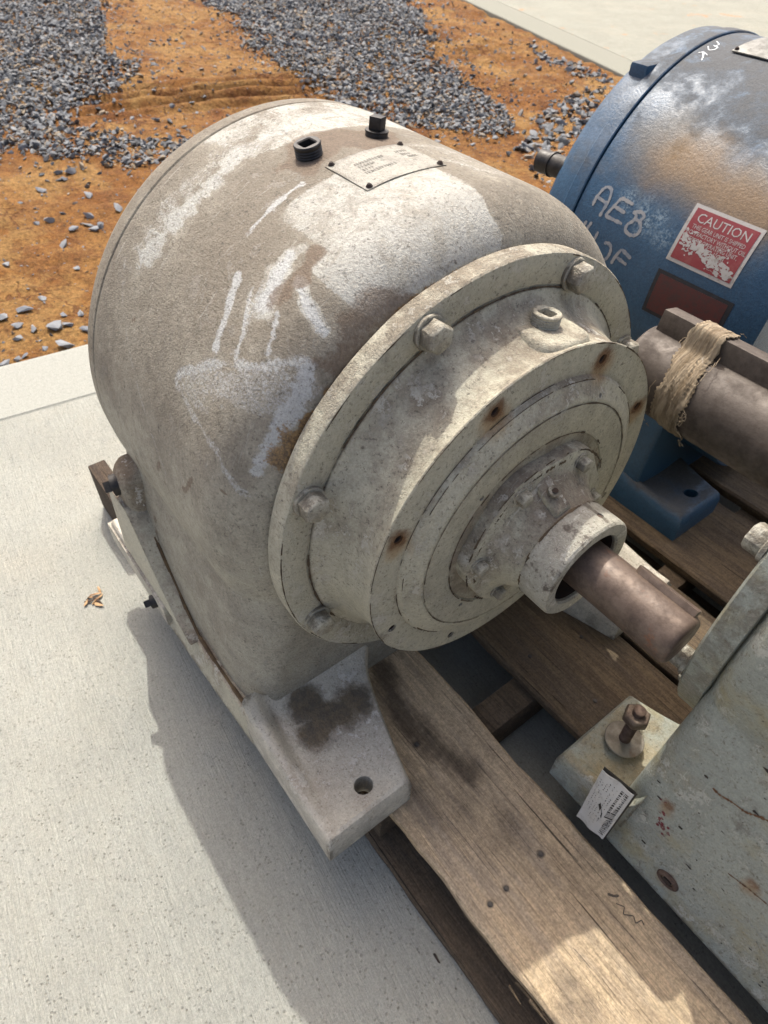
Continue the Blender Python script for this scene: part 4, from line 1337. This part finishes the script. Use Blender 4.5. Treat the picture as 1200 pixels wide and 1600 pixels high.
# scraped-off flakes of the red print
for q in range(300):
    t = random.random()
    cx = -.875 + .44 * t + random.gauss(0, .012); cd = 156.0 + 3.4 * t + random.gauss(0, .95 + .4 * math.sin(t * 11)) + (.9 if t > .8 else 0)
    if not (-.885 < cx < -.415 and 152 < cd < 161.3): continue
    r_ = abs(random.gauss(.002, .005)) + .0018
    m = 7; a0 = random.random() * 6
    vv = []
    for k_ in range(m):
        rr_ = r_ * random.uniform(.5, 1.5); a_ = a0 + 6.283 * k_ / m
        vv.append(cm(cx + rr_ * 1.4 * math.cos(a_), cd + rr_ * math.sin(a_) / 1.5 * 57.3))
    parts_.append((vv, [tuple(range(m))]))
# scribbled signature in the corner
parts_.append(ribbon([(-.61 + .018 * i, 160.6 + .25 * ((i % 2) - .5) + .03 * i) for i in range(9)], .006, lambda x, d: cm(x, d), .3))
V, F = join(parts_)
sub('lettering', V, F, m_white, cs, BB, 0, False)
# dark red data decal with a clipped corner
V, F = curved_patch(-.925, -.31, 165.2, 177.2, 1.503, .0015, 3.72, 0, 8, 12)
dd = part('data_decal', V, F, m_blk, bl)
V, F = curved_patch(-.895, -.345, 166.2, 176.2, 1.5055, .0008, 3.72, 0, 8, 12)
sub('red_field', V, F, m_dred, dd, BB)
# nameplate near the crown
V, F = curved_patch(-1.545, -1.02, 84, 103.4, 1.507, .008, 3.72, 0, warp=.003)
np2 = part('nameplate', V, F, m_plate, bl)
Vg = []; Fg = []
mpn = cylmap(3.72, 0, 1.519)
for row, x in enumerate((-1.45, -1.40, -1.34)):
    a = 101.5
    while a > 88:
        for q in range(2):
            v, f_ = ribbon([(x + random.uniform(-.018, .018), a - random.uniform(0, .5)), (x + random.uniform(-.018, .018), a - random.uniform(0, .5))], .008, mpn, 0)
            n0 = len(Vg); Vg += v; Fg += [tuple(i + n0 for i in t) for t in f_]
        a -= .8
sub('lettering', Vg, Fg, m_ink, np2, BB, 0, False)
p, nrm = radial(-1.525, 102.3, 1.51, 3.72)
V, F = rod(p, p + nrm * .02, .02, 12, r1=.01); sub('rivet', V, F, m_dark, np2, BB)
# chalk marker
m_chalk = flat_mat('grey paint marker', (.27, .265, .26), (.15, .18, .22), .42, .62, 22, .8, .8)
m_chalk2 = flat_mat('white paint marker', (.60, .62, .62), (.4, .42, .42), .5, .62, 22, .8)
W1 = [[(-1.656, 158.1), (-1.66, 156.0), (-1.635, 152.8), (-1.603, 151.9), (-1.562, 152.4), (-1.543, 155.2), (-1.56, 159.8)],
      [(-1.649, 155.5), (-1.54, 156.1)], [(-1.458, 153.3), (-1.483, 155.9), (-1.516, 159.0)], [(-1.458, 153.3), (-1.343, 153.7)],
      [(-1.483, 155.9), (-1.373, 156.4)], [(-1.516, 159.0), (-1.356, 159.2)],
      [(-1.318, 155.2), (-1.272, 155.8), (-1.279, 157.5), (-1.317, 158.7), (-1.312, 160.4), (-1.25, 161.0), (-1.198, 160.2), (-1.193, 158.4), (-1.234, 156.7), (-1.29, 156.9)],
      [(-1.305, 155.4), (-1.27, 154.5), (-1.235, 154.6), (-1.21, 155.6), (-1.235, 156.7)],
      [(-1.648, 162.2), (-1.656, 163.8)], [(-1.60, 161.9), (-1.62, 164.5)], [(-1.514, 163.5), (-1.522, 166.5)],
      [(-1.428, 165.6), (-1.389, 164.9), (-1.353, 165.7), (-1.345, 167.6), (-1.36, 169.5), (-1.40, 170.2)], [(-1.266, 165.0), (-1.293, 167.4), (-1.304, 169.8)],
      [(-1.266, 165.0), (-1.165, 166.2)], [(-1.278, 167.5), (-1.178, 168.2)]]
W2 = [[(-1.745, 99.5), (-1.694, 100.9), (-1.700, 102.8)], [(-1.741, 103.4), (-1.700, 105.2), (-1.669, 104.3), (-1.672, 102.6), (-1.72, 102.2)],
      [(-1.741, 107.6), (-1.716, 106.6), (-1.66, 107.6)], [(-1.718, 106.8), (-1.664, 109.3)], [(-1.70, 107), (-1.655, 110.3)]]
ms = cylmap(3.72, 0, 1.5035)
for nm, WW, w, mm in (('marker_writing', W1, .024, m_chalk), ('marker_writing', W2, .008, m_chalk2)):
    # work in (x, arc) so that the stroke keeps its width, then wrap
    pr = [ribbon([(x, d / 57.2958 * 1.5) for x, d in st], w, lambda x, s: ms(x, s / 1.5 * 57.2958), .25) for st in WW]
    V, F = join(pr)
    part(nm, V, F, mm, bl, 0, False)

# ------------------------------------------------------------------ the grey-green unit at the right edge
YG, ZG = 1.45, .2
BG = (2.4, YG, -1.6)
gg = root('gear_reducer', 'grey-green gear reducer at the right edge, with a barcode label and a thick brown shaft', 'gear reducer', BG)
locg = lambda pts: [tuple(np.array(p) - np.array(BG)) for p in pts]
m_grey = paint_mat('grey-green enamel, yellowed', (.33, .35, .30), (.45, .45, .39), (.30, .25, .155), dusty=.0, up_dust=.6, chips=.5, warm=(.33, .28, .14),
                   rust_pts=locg([(1.42, -.12, -.93), (1.9, -.12, -.9), (1.657, -.15, -1.42)]), rust_r=(.01, .06))
V, F = housing(1.49, -3.1, .0, .12, .10, zb=-1.6 - ZG, wall=.16, ns=180)
V = [(1.22 - x, YG + y, ZG + z) for x, y, z in V]
part('housing', V, F, m_grey, gg, 40)
V, F = lathe([(0, 0), (0, 1.44), (.012, 1.452), (.125, 1.455), (.128, 1.448), (.128, 1.40), (.142, 1.40), (.142, 0)], YG, ZG, 200, x0=1.09)
part('flange', V, F, m_grey, gg)
for s_ in (1, -1):
    V, F = foot(-.10, .40, -1.33, yo=-1.60, yi0=-.75, yi1=-.9, rib=.20, rib_len=.9)
    if s_ < 0: V = mirror(V)
    V = [(1.22 - x, YG + y, z) for x, y, z in V]
    part('foot', V, F, m_grey, gg, 50)
V, F = lathe([(-.4, 0), (-.4, .10), (-.39, .245), (-.375, .256), (1.2 - .0, .256), (1.2, 0)], YG, ZG, 96)
V = [(x, y, z) for x, y, z in V]
bs = part('shaft', V, F, m_shaft2, gg)
# long square key standing in its keyway
V, F = frame_box(-.36, 1.05, -.068, .068, .19, .375, math.radians(78))
V = [(x, y + YG, z + ZG) for x, y, z in V]
ky = sub('key', V, F, m_shaft2, bs, BG); bevel_me(ky.data, .008, 2)
m_gbolt = paint_mat('pale zinc bolt with old paint', (.33, .32, .265), (.46, .44, .37), (.20, .17, .12), dusty=.0, chips=.6)
bmg = hex_mesh(.066, .075, 'bolt', m_gbolt); wsg = washer_mesh(.074, .022, m_gbolt)
for k_ in range(10):
    t = math.radians(197 - 36 * k_)
    bolt_at(gg, (1.088, YG + 1.375 * math.cos(t), ZG + 1.375 * math.sin(t)), (-1, 0, 0), random.uniform(0, 1), bmg, wsg, .022)
# anchor stud with nut and washer on the pad
V, F = lathe([(0, 0), (0, .035), (.006, .118), (.018, .121), (.022, .116), (.022, 0)], seg=40)
V = [(1.0 + y, .25 + z, -1.342 + x) for x, y, z in V]
part('washer', V, F, m_zinc, gg)
sp0 = np.array((1.0, .25, -1.36)); sp1 = np.array((.985, .262, -.985))
Vt = []; Ft = []
N = 60
for i in range(N + 1):
    u = i / N; c_ = sp0 + (sp1 - sp0) * u
    r_ = .034 + (.003 if i % 2 else -.003)
    for k_ in range(20):
        a = 2 * math.pi * k_ / 20
        Vt.append((c_[0] + r_ * math.cos(a), c_[1] + r_ * math.sin(a), c_[2]))
for i in range(N):
    for k_ in range(20):
        k2 = (k_ + 1) % 20; Ft.append((i * 20 + k_, i * 20 + k2, i * 20 + 20 + k2, i * 20 + 20 + k_))
Ft.append(tuple(range(N * 20, N * 20 + 20)))
part('stud', Vt, Ft, m_rusty, gg, 60)
m_nut = metal_mat('brown steel nut', (.19, .15, .115), (.11, .08, .06), .5, .5, 14)
nut = hex_mesh(.080, .066, 'nut', m_nut)
place(nut, 'nut', gg, (.987, .26, -1.095), Vector((-.04, .03, 1)).to_track_quat('X', 'Z').to_matrix())
def wall_y_(z):
    R = 1.49; w = .16; zjj = -R * math.sin(math.radians(15)); zb = -1.6 - ZG
    yj = R * math.cos(math.radians(15))
    if z - ZG > zjj: return YG - math.sqrt(R * R - (z - ZG) ** 2)
    t = min(1, max(0, (z - ZG - zjj) / (zb - zjj)))
    return YG - (yj + (R + w * .55 - yj) * (1 - (1 - t) ** 2) + (w * .5) * max(0, t - .75) ** 2 * 8)
# recessed drain in the side
V, F = lathe([(0, 0), (0, .03), (.012, .034), (.018, .048), (.012, .058), (0, .060), (-.05, .060)], seg=28)
V = [(1.657 + y * 1.1, wall_y_(-1.445) - x, -1.445 + z * .9) for x, y, z in V]
part('drain_port', V, F, m_rusty, gg)
V, F = box(1.632, 1.682, wall_y_(-1.445) - .016, wall_y_(-1.445), -1.462, -1.428)
part('drain_port_socket', V, F, m_dark, gg)
# scratches and red crayon
def wall_y(z):
    i = 0; R = 1.49; w = .16; zjj = -R * math.sin(math.radians(15)); zb = -1.6 - ZG
    t = min(1, max(0, (z - ZG - zjj) / (zb - zjj)))
    yj = R * math.cos(math.radians(15))
    if z - ZG > zjj: return YG - math.sqrt(R * R - (z - ZG) ** 2)
    y = yj + (R + w * .55 - yj) * (1 - (1 - t) ** 2) + (w * .5) * max(0, t - .75) ** 2 * 8
    return YG - y
wm = lambda x, z: (x, wall_y(z) - .0025, z)
m_scr = flat_mat('rusty scratch', (.10, .045, .02), (.18, .10, .05), .4, .6, 30, .9)
m_crayon = flat_mat('dull red crayon', (.16, .035, .04), (.22, .16, .13), .5, .6, 40, .9)
m_pale = flat_mat('pale scratch', (.36, .38, .36), (.25, .27, .25), .5, .6, 30, .9)
pr = [ribbon([(1.505, -.58), (1.54, -.585), (1.60, -.56), (1.66, -.55), (1.72, -.50), (1.80, -.46), (1.9, -.42)], .012, wm, .9),
      ribbon([(1.8, -.98), (1.9, -.95), (2.0, -.93)], .008, wm, .9)]
for V, F in pr: part('scratch', V, F, m_scr, gg, 0, False)
pr = []
for (x, z) in ((1.43, -1.03), (1.435, -1.06), (1.45, -1.08), (1.445, -1.11), (1.47, -1.11), (1.48, -1.09), (1.49, -1.12), (1.50, -1.15), (1.385, -.93)):
    for q in range(3):
        a = (x + random.uniform(-.012, .012), z + random.uniform(-.015, .015))
        pr.append(ribbon([a, (a[0] + random.uniform(-.02, .02), a[1] + random.uniform(-.025, .025))], .011, wm, .9))
V, F = join(pr); part('crayon_mark', V, F, m_crayon, gg, 0, False)
pr = [ribbon([(1.30, -1.22), (1.42, -1.20), (1.52, -1.23)], .004, wm, .5)]
for q in range(14):
    a = (random.uniform(1.95, 2.15), random.uniform(-1.3, -1.1)); pr.append(ribbon([a, (a[0] + random.uniform(.01, .06), a[1] + random.uniform(-.03, .02))], .004, wm, .8))
V, F = pr[0]; part('scratch', V, F, m_pale, gg, 0, False)
V, F = join(pr[1:]); part('fine_scratches', V, F, m_pale, gg, 0, False)['kind'] = 'stuff'
# black specks where the enamel is knocked off
m_chip = flat_mat('knocked-off enamel', (.03, .025, .02), (.06, .035, .02), .5, .6, 40, .9)
pr = []
for q in range(190):
    x = random.uniform(1.3, 3.2); z = random.uniform(-1.5, .4); r_ = abs(random.gauss(0, .0035)) + .0012
    m = 6; vv = []
    for k_ in range(m):
        rr_ = r_ * random.uniform(.4, 1.5); a_ = 6.283 * k_ / m
        vv.append(wm(x + rr_ * (1.0 + q % 3) * math.cos(a_), z + rr_ * math.sin(a_)))
    pr.append((vv, [tuple(range(m))]))
V, F = join(pr); ch = part('paint_chips', V, F, m_chip, gg, 0, False); ch['kind'] = 'stuff'
# barcode label, curling off the casting
LA = np.array((1.078, -.175, -1.02)); LB = np.array((1.276, -.175, -.965)); LD = np.array((1.112, -.235, -1.53)); LC = np.array((1.296, -.235, -1.49))
def labmap(u, v, off=0.):
    """u along the long edge A->D (0..1), v from A to B"""
    P_ = (LA * (1 - u) + LD * u) * (1 - v) + (LB * (1 - u) + LC * u) * v
    curl = .02 * math.sin(math.pi * u) * math.sin(math.pi * v) + .02 * max(0, u - .8) ** 1.5 * 5 + .012 * math.sin(v * 9 + u * 3) * .4
    return tuple(P_ + np.array((0, -curl - off, 0)))
V = []; F = []
n = 14
for l in (0, 1):
    for i in range(n + 1):
        for j in range(n + 1):
            V.append(labmap(i / n, j / n, .004 * l))
m = (n + 1) ** 2
for l in (0, 1):
    for i in range(n):
        for j in range(n):
            a = l * m + i * (n + 1) + j; F.append((a, a + n + 1, a + n + 2, a + 1))
rim = [(i, 0) for i in range(n)] + [(n, j) for j in range(n)] + [(i, n) for i in range(n, 0, -1)] + [(0, j) for j in range(n, 0, -1)]
for a, b_ in zip(rim, rim[1:] + rim[:1]):
    ia = a[0] * (n + 1) + a[1]; ib = b_[0] * (n + 1) + b_[1]
    F.append((ia, ib, ib + m, ia + m))
m_label = flat_mat('grubby label paper', (.50, .485, .44), (.36, .34, .29), .5, .7, 16)
lb = part('barcode_label', V, F, m_label, gg)
V, F = join([([labmap(-.045, 0, -.001), labmap(-.045, 1, -.001), labmap(.03, 1, -.001), labmap(.03, 0, -.001)], [(0, 1, 2, 3)]),
             ([labmap(-.03, .985, -.001), labmap(-.03, 1.05, -.001), labmap(1.0, 1.04, -.004), labmap(1.0, .985, -.004)], [(0, 1, 2, 3)])])
m_bk = flat_mat('black backing tape', (.02, .018, .015), (.03, .025, .02))
V = [tuple(np.array(v) + np.array((0, .004, 0))) for v in V]
sub('backing', V, F, m_bk, lb, BG, 0, False)
pr = []
u = .06
while u < .60:                                       # bars along the B-C edge
    w = random.choice((.008, .012, .02, .028))
    pr.append(([labmap(u, .70, .006), labmap(u, .92, .006), labmap(u + w, .92, .006), labmap(u + w, .70, .006)], [(0, 1, 2, 3)]))
    u += w + random.choice((.009, .012, .018))
pr.append(text_mesh('AH8741N', .155, lambda tx, ty: labmap(.61 + tx, .95 - ty * 1.65, .006), sx=.52))
for row, v0 in enumerate((.12, .21, .30, .39, .50, .60)):
    u = random.uniform(.08, .14)
    while u < random.uniform(.7, .9):
        w = random.uniform(.02, .035)
        if random.random() < .8:
            for q in range(2):
                a = (u + random.uniform(0, w), v0 + random.uniform(-.022, .022)); b_ = (u + random.uniform(0, w), v0 + random.uniform(-.022, .022))
                pr.append(ribbon([a, b_], .010, lambda x, y: labmap(x, y, .006), 0))
        u += w + .012
# torn slit
pr.append(([labmap(.44, .42, .0065), labmap(.50, .40, .0065), labmap(.66, .66, .0065), labmap(.57, .62, .0065)], [(0, 1, 2, 3)]))
V, F = join(pr); sub('lettering', V, F, m_bk, lb, BG, 0, False)

# ------------------------------------------------------------------ the burlap strip tied over the brown shaft
def cloth():
    V = []; F = []
    nt, nx = 110, 26
    for i in range(nt + 1):
        u = i / nt; deg = 48 + 182 * u
        a = math.radians(deg)
        # the strip bridges over the key, then hugs the shaft
        dk = abs(deg - 78)
        R = .262 + .125 * math.exp(-(max(0, dk - 12) / 8.) ** 2)
        xc = -.06 + .10 * u + .012 * math.sin(u * 14)
        hw = .105 - .012 * u + .005 * math.sin(u * 23) + .005 * math.sin(u * 51)
        for j in range(nx + 1):
            v = j / nx * 2 - 1
            x = xc + hw * v + .006 * math.sin(i * 1.7 + j)
            nzv = fbm(np.array([v * 7.]), np.array([u * 5.]), 4)[0] * .012 + .002 * math.sin(v * 13 + 5 * math.sin(u * 5)) 
            rr = R + .008 + nzv * .7 + .006 * abs(v) ** 4 * math.sin(u * 31)
            V.append((x, YG + rr * math.cos(a), ZG + rr * math.sin(a)))
    for i in range(nt):
        for j in range(nx):
            q = i * (nx + 1) + j; F.append((q, q + 1, q + nx + 2, q + nx + 1))
    return V, F
BC = (0.0, YG, ZG + .26)
cl_ = root('cloth_strip', 'frayed pale cloth strip wrapped round the thick brown shaft', 'cloth strip', BC)
def cloth_mat():
    k = NT('frayed dirty cloth')
    p = k.P((9, 1.2, 1.2))
    n = k.noise(p, 3, 7, .75, .4); b_ = k.noise(k.P(), 3.5, 6, .65)
    c = k.mix(k.ramp(n, .38, .62), (.17, .125, .075), (.36, .29, .20))
    c = k.mix(k.ramp(b_, .62, .70), c, (.50, .47, .43))
    c = k.mix(k.ramp(k.noise(k.P(loc=(3, 3, 3)), 5, 6, .7), .55, .7, 0, .7), c, (.14, .10, .06))
    k.col(c); k.rough(.95); k.bump(n, 1.0, .03); k.bump(k.noise(k.P(), 60, 3, .7), .5, .006)
    return k.m
m_cloth = cloth_mat()
V, F = cloth()
wr = part('wrap', V, F, m_cloth, cl_, 180)
so = wr.modifiers.new('s', 'SOLIDIFY'); so.thickness = .006 * U
pr = []
for q in range(18):
    u0 = random.random(); side = random.choice((-1, 1)) if random.random() < .6 else 1
    deg = 50 + 175 * u0; x = -.06 + .10 * u0 + side * .115
    pts = []
    R = .30 + (.10 if abs(deg - 78) < 18 else 0)
    d1 = random.uniform(.0, .035); 
    for t in np.linspace(0, 1, 6):
        a = math.radians(deg + (t - .5) * random.uniform(6, 26))
        pts.append(np.array((x + side * d1 * math.sin(t * 3.1), YG + (R + .012 * random.random()) * math.cos(a), ZG + (R + .012 * random.random()) * math.sin(a))))
    for a_, b_ in zip(pts[:-1], pts[1:]): pr.append(rod(a_, b_, .0018, 5, False))
V, F = join(pr); part('frayed_threads', V, F, m_cloth, cl_, 180)['kind'] = 'stuff'

# ------------------------------------------------------------------ pallet
BP = (-.3, 2.0, GZ)
pal = root('pallet', 'weathered hardwood pallet under the gear reducers, resting on the pavement', 'pallet', BP)
W1_ = (.68, .52, .33); W2_ = (.48, .365, .24); WD = (.16, .115, .07)
locp = lambda pts: [tuple(np.array(p) - np.array(BP)) for p in pts]
oil_shade = locp([(-.4 + .07 * i, -.56 - .10 * math.sin(math.pi * i / 13), -1.6) for i in range(14)])  # oil stain plus the shade beside the foot, both coloured into the plank
oil_shade2 = locp([(.40, -.92, -1.6), (.52, -.9, -1.6), (.66, -.75, -1.6), (.9, -.62, -1.6)])  # weaker stain and contact shade, coloured in ahead of the foot tip
rim_ = locp([(1.66, -.90, -1.6), (1.72, -.96, -1.6), (1.78, -.9, -1.6)])
m_w1 = wood_mat('grey-brown oak plank', W1_, W2_, WD, stains=[(oil_shade, .03, .13, (.055, .04, .028), .75), (oil_shade2, .0, .24, (.12, .095, .07), .5), (rim_, .0, .12, (.15, .12, .09), .6),
    (locp([(1.125, -.549, -1.6), (1.134, -.841, -1.6), (1.137, -.97, -1.6), (.173, -.714, -1.6), (.25, -1.0, -1.6)]), .010, .032, (.06, .05, .045), .8)])
m_w2 = wood_mat('shade-darkened oak plank', (.20, .145, .085), (.125, .09, .058), (.05, .035, .025), seed=3.1)  # inner deck boards: shade between the machines put into the darker colour
m_w3 = wood_mat('shadow-grey oak', (.17, .12, .075), (.10, .075, .05), (.05, .04, .03), seed=7.7)  # wood below the deck, likewise darkened in colour for the shade

def board(x0, x1, ya0, yb0, ya1, yb1, zt, th_, mat, seed, wob=.02, name='deck_board', chipend=False):
    """plank along x; its edges run from (ya0,yb0) at x0 to (ya1,yb1) at x1 with a waney outline"""
    V = []; F = []
    N = max(12, int((x1 - x0) / .035))
    for i in range(N + 1):
        u = i / N; x = x0 + (x1 - x0) * u
        e0 = fbm(np.array([x * .9 + seed]), np.array([seed]), 4)[0] * wob + fbm(np.array([x * 7 + seed]), np.array([seed + 3]), 2)[0] * .007
        e1 = fbm(np.array([x * .9 + seed]), np.array([seed + 9]), 4)[0] * wob + fbm(np.array([x * 7 + seed]), np.array([seed + 13]), 2)[0] * .007
        zz_ = fbm(np.array([x * .7 + seed]), np.array([seed + 5]), 2)[0] * .008
        a = ya0 + (ya1 - ya0) * u + e0; b_ = yb0 + (yb1 - yb0) * u + e1
        z = zt + zz_ - .004
        r = .012
        for y, z_ in ((a + .01, z - th_), (a, z - th_ + r), (a - .004, z - r * 1.4), (a + r * 1.2, z), ((a + b_) / 2, z + .003), (b_ - r * 1.2, z), (b_ + .004, z - r * 1.4), (b_, z - th_ + r), (b_ - .01, z - th_)):
            V.append((x, y, z_))
    for i in range(N):
        for j in range(9):
            j2 = (j + 1) % 9
            F.append((i * 9 + j, i * 9 + j2, (i + 1) * 9 + j2, (i + 1) * 9 + j))
    F.append(tuple(range(9))); F.append(tuple(range(N * 9, N * 9 + 9)))
    return part(name, V, F, mat, pal, 40)
ZT = -1.602
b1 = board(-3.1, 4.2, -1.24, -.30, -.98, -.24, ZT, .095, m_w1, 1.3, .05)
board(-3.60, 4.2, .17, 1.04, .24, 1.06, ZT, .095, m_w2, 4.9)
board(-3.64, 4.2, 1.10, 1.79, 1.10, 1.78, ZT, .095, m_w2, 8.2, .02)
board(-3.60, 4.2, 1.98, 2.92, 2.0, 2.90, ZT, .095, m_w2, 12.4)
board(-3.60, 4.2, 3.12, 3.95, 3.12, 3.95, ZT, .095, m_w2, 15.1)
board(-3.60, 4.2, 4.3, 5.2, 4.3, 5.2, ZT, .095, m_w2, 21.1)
def stringer(x0, x1, seed, ya=-1.16, yb=5.3):
    V, F = box(x0, x1, ya, yb, GZ + .09, ZT - .10)
    o = part('stringer', V, F, m_w3, pal); bevel_me(o.data, .012, 2); return o
for x in (-3.6, -1.95, .17, 3.0): stringer(x, x + .215, x)
stringer(1.03, 1.245, 5., -1.02, -.34); stringer(1.03, 1.245, 5., .22, 5.3)
V, F = box(-3.66, -3.0, -1.46, -1.30, GZ + .01, ZT - .01)
m_w4 = wood_mat('dark wood block', (.10, .07, .045), (.06, .042, .03), (.03, .022, .016), seed=11.)  # darkest wood, for the rear end block alone
o = part('end_block', V, F, m_w4, pal); bevel_me(o.data, .015, 2)
board(-3.6, 4.2, -1.30, -.66, -1.15, -.5, GZ + .085, .08, m_w3, 31., .02, 'bottom_board')
board(-3.6, 4.2, 1.6, 2.3, 1.6, 2.3, GZ + .085, .08, m_w3, 35., .02, 'bottom_board')
board(-3.6, 4.2, 4.5, 5.2, 4.5, 5.2, GZ + .085, .08, m_w3, 39., .02, 'bottom_board')
# nail heads in the deck
V, F = lathe([(0, 0), (0, .0155), (.004, .0145), (.006, .008), (.006, 0)], seg=14)
V = [(y, z, x) for x, y, z in V]
nail_m = mesh_data('nail', np.array(V) * U, F, metal_mat('dull nail head', (.09, .08, .07), (.05, .045, .04), .5, .5, 20), 40, True)
for x, y in ((1.125, -.549), (1.134, -.841), (1.137, -.97), (.173, -.714), (.25, -1.0), (.147, .368), (.26, .8), (1.13, .4), (.666, .477), (.2, 1.3), (1.13, 1.3), (-.233, 3.713)):
    place(nail_m, 'nail', pal, (x, y, ZT - .001))
# split, splintered flank of the front plank
pr = []
for q in range(34):
    x = random.uniform(1.45, 2.5); y = -1.10 + random.uniform(-.035, .03); z = ZT - random.uniform(.03, .12)
    L_ = random.uniform(.08, .3); w = random.uniform(.006, .018)
    pr.append(rod((x, y, z), (x + L_, y + random.uniform(-.015, .02), z + random.uniform(-.02, .02)), w, 5, True, .002))
V, F = join(pr); part('splinters', V, F, m_w2, pal, 0)['kind'] = 'stuff'
m_gum = flat_mat('dark mark', (.06, .045, .03), (.12, .09, .06), .4, .6, 30)
mk = lambda x, y: (x, y, ZT + .004)
pr = [ribbon([(1.50, -.40), (1.53, -.38), (1.545, -.355)], .014, mk), ribbon([(1.56, -.40), (1.60, -.375), (1.62, -.41), (1.66, -.37), (1.69, -.39), (1.70, -.35), (1.725, -.36)], .006, mk)]
V, F = join(pr); part('scribble', V, F, m_gum, pal, 0, False)
# drying splits around the knot
pr = []
for q in range(14):
    x = random.uniform(.5, 2.3); y = random.uniform(-1.0, -.36)
    L_ = random.uniform(.1, .5); pr.append(ribbon([(x, y), (x + L_ * .5, y + .004), (x + L_, y + random.uniform(-.004, .008))], .0022, mk, .9))
V, F = join(pr); part('cracks', V, F, m_gum, pal, 0, False)['kind'] = 'stuff'

# ------------------------------------------------------------------ small litter on the pavement
m_bark = flat_mat('dry bark chips', (.20, .105, .045), (.38, .25, .13), .4, .6, 12, .9)
dr = root('wood_debris', 'small crumbled piece of brown bark on the pale pavement', 'debris', (-2.64, -1.93, GZ))
for q in range(9):
    V0, F0 = ROCKS[q]; s_ = random.uniform(.05, .10)
    a = random.uniform(0, 6)
    Rz = np.array([[math.cos(a), -math.sin(a), 0], [math.sin(a), math.cos(a), 0], [0, 0, 1]])
    V = (V0 * np.array((1.3, .5, .6)) * s_) @ Rz.T + np.array((-2.64 + random.gauss(0, .045), -1.93 + random.gauss(0, .035), GZ + .016))
    part('chip', V, F0, m_bark if q % 4 else m_dark, dr, 0)
V0, F0 = ROCKS[3]
V = V0 * np.array((.055, .03, .025)) + np.array((1.108, -1.236 - .04, GZ + .01))
o = part('debris', V, F0, m_dark, None, 0); o['label'] = 'tiny black crumb on the pavement beside the pallet edge'; o['category'] = 'debris'
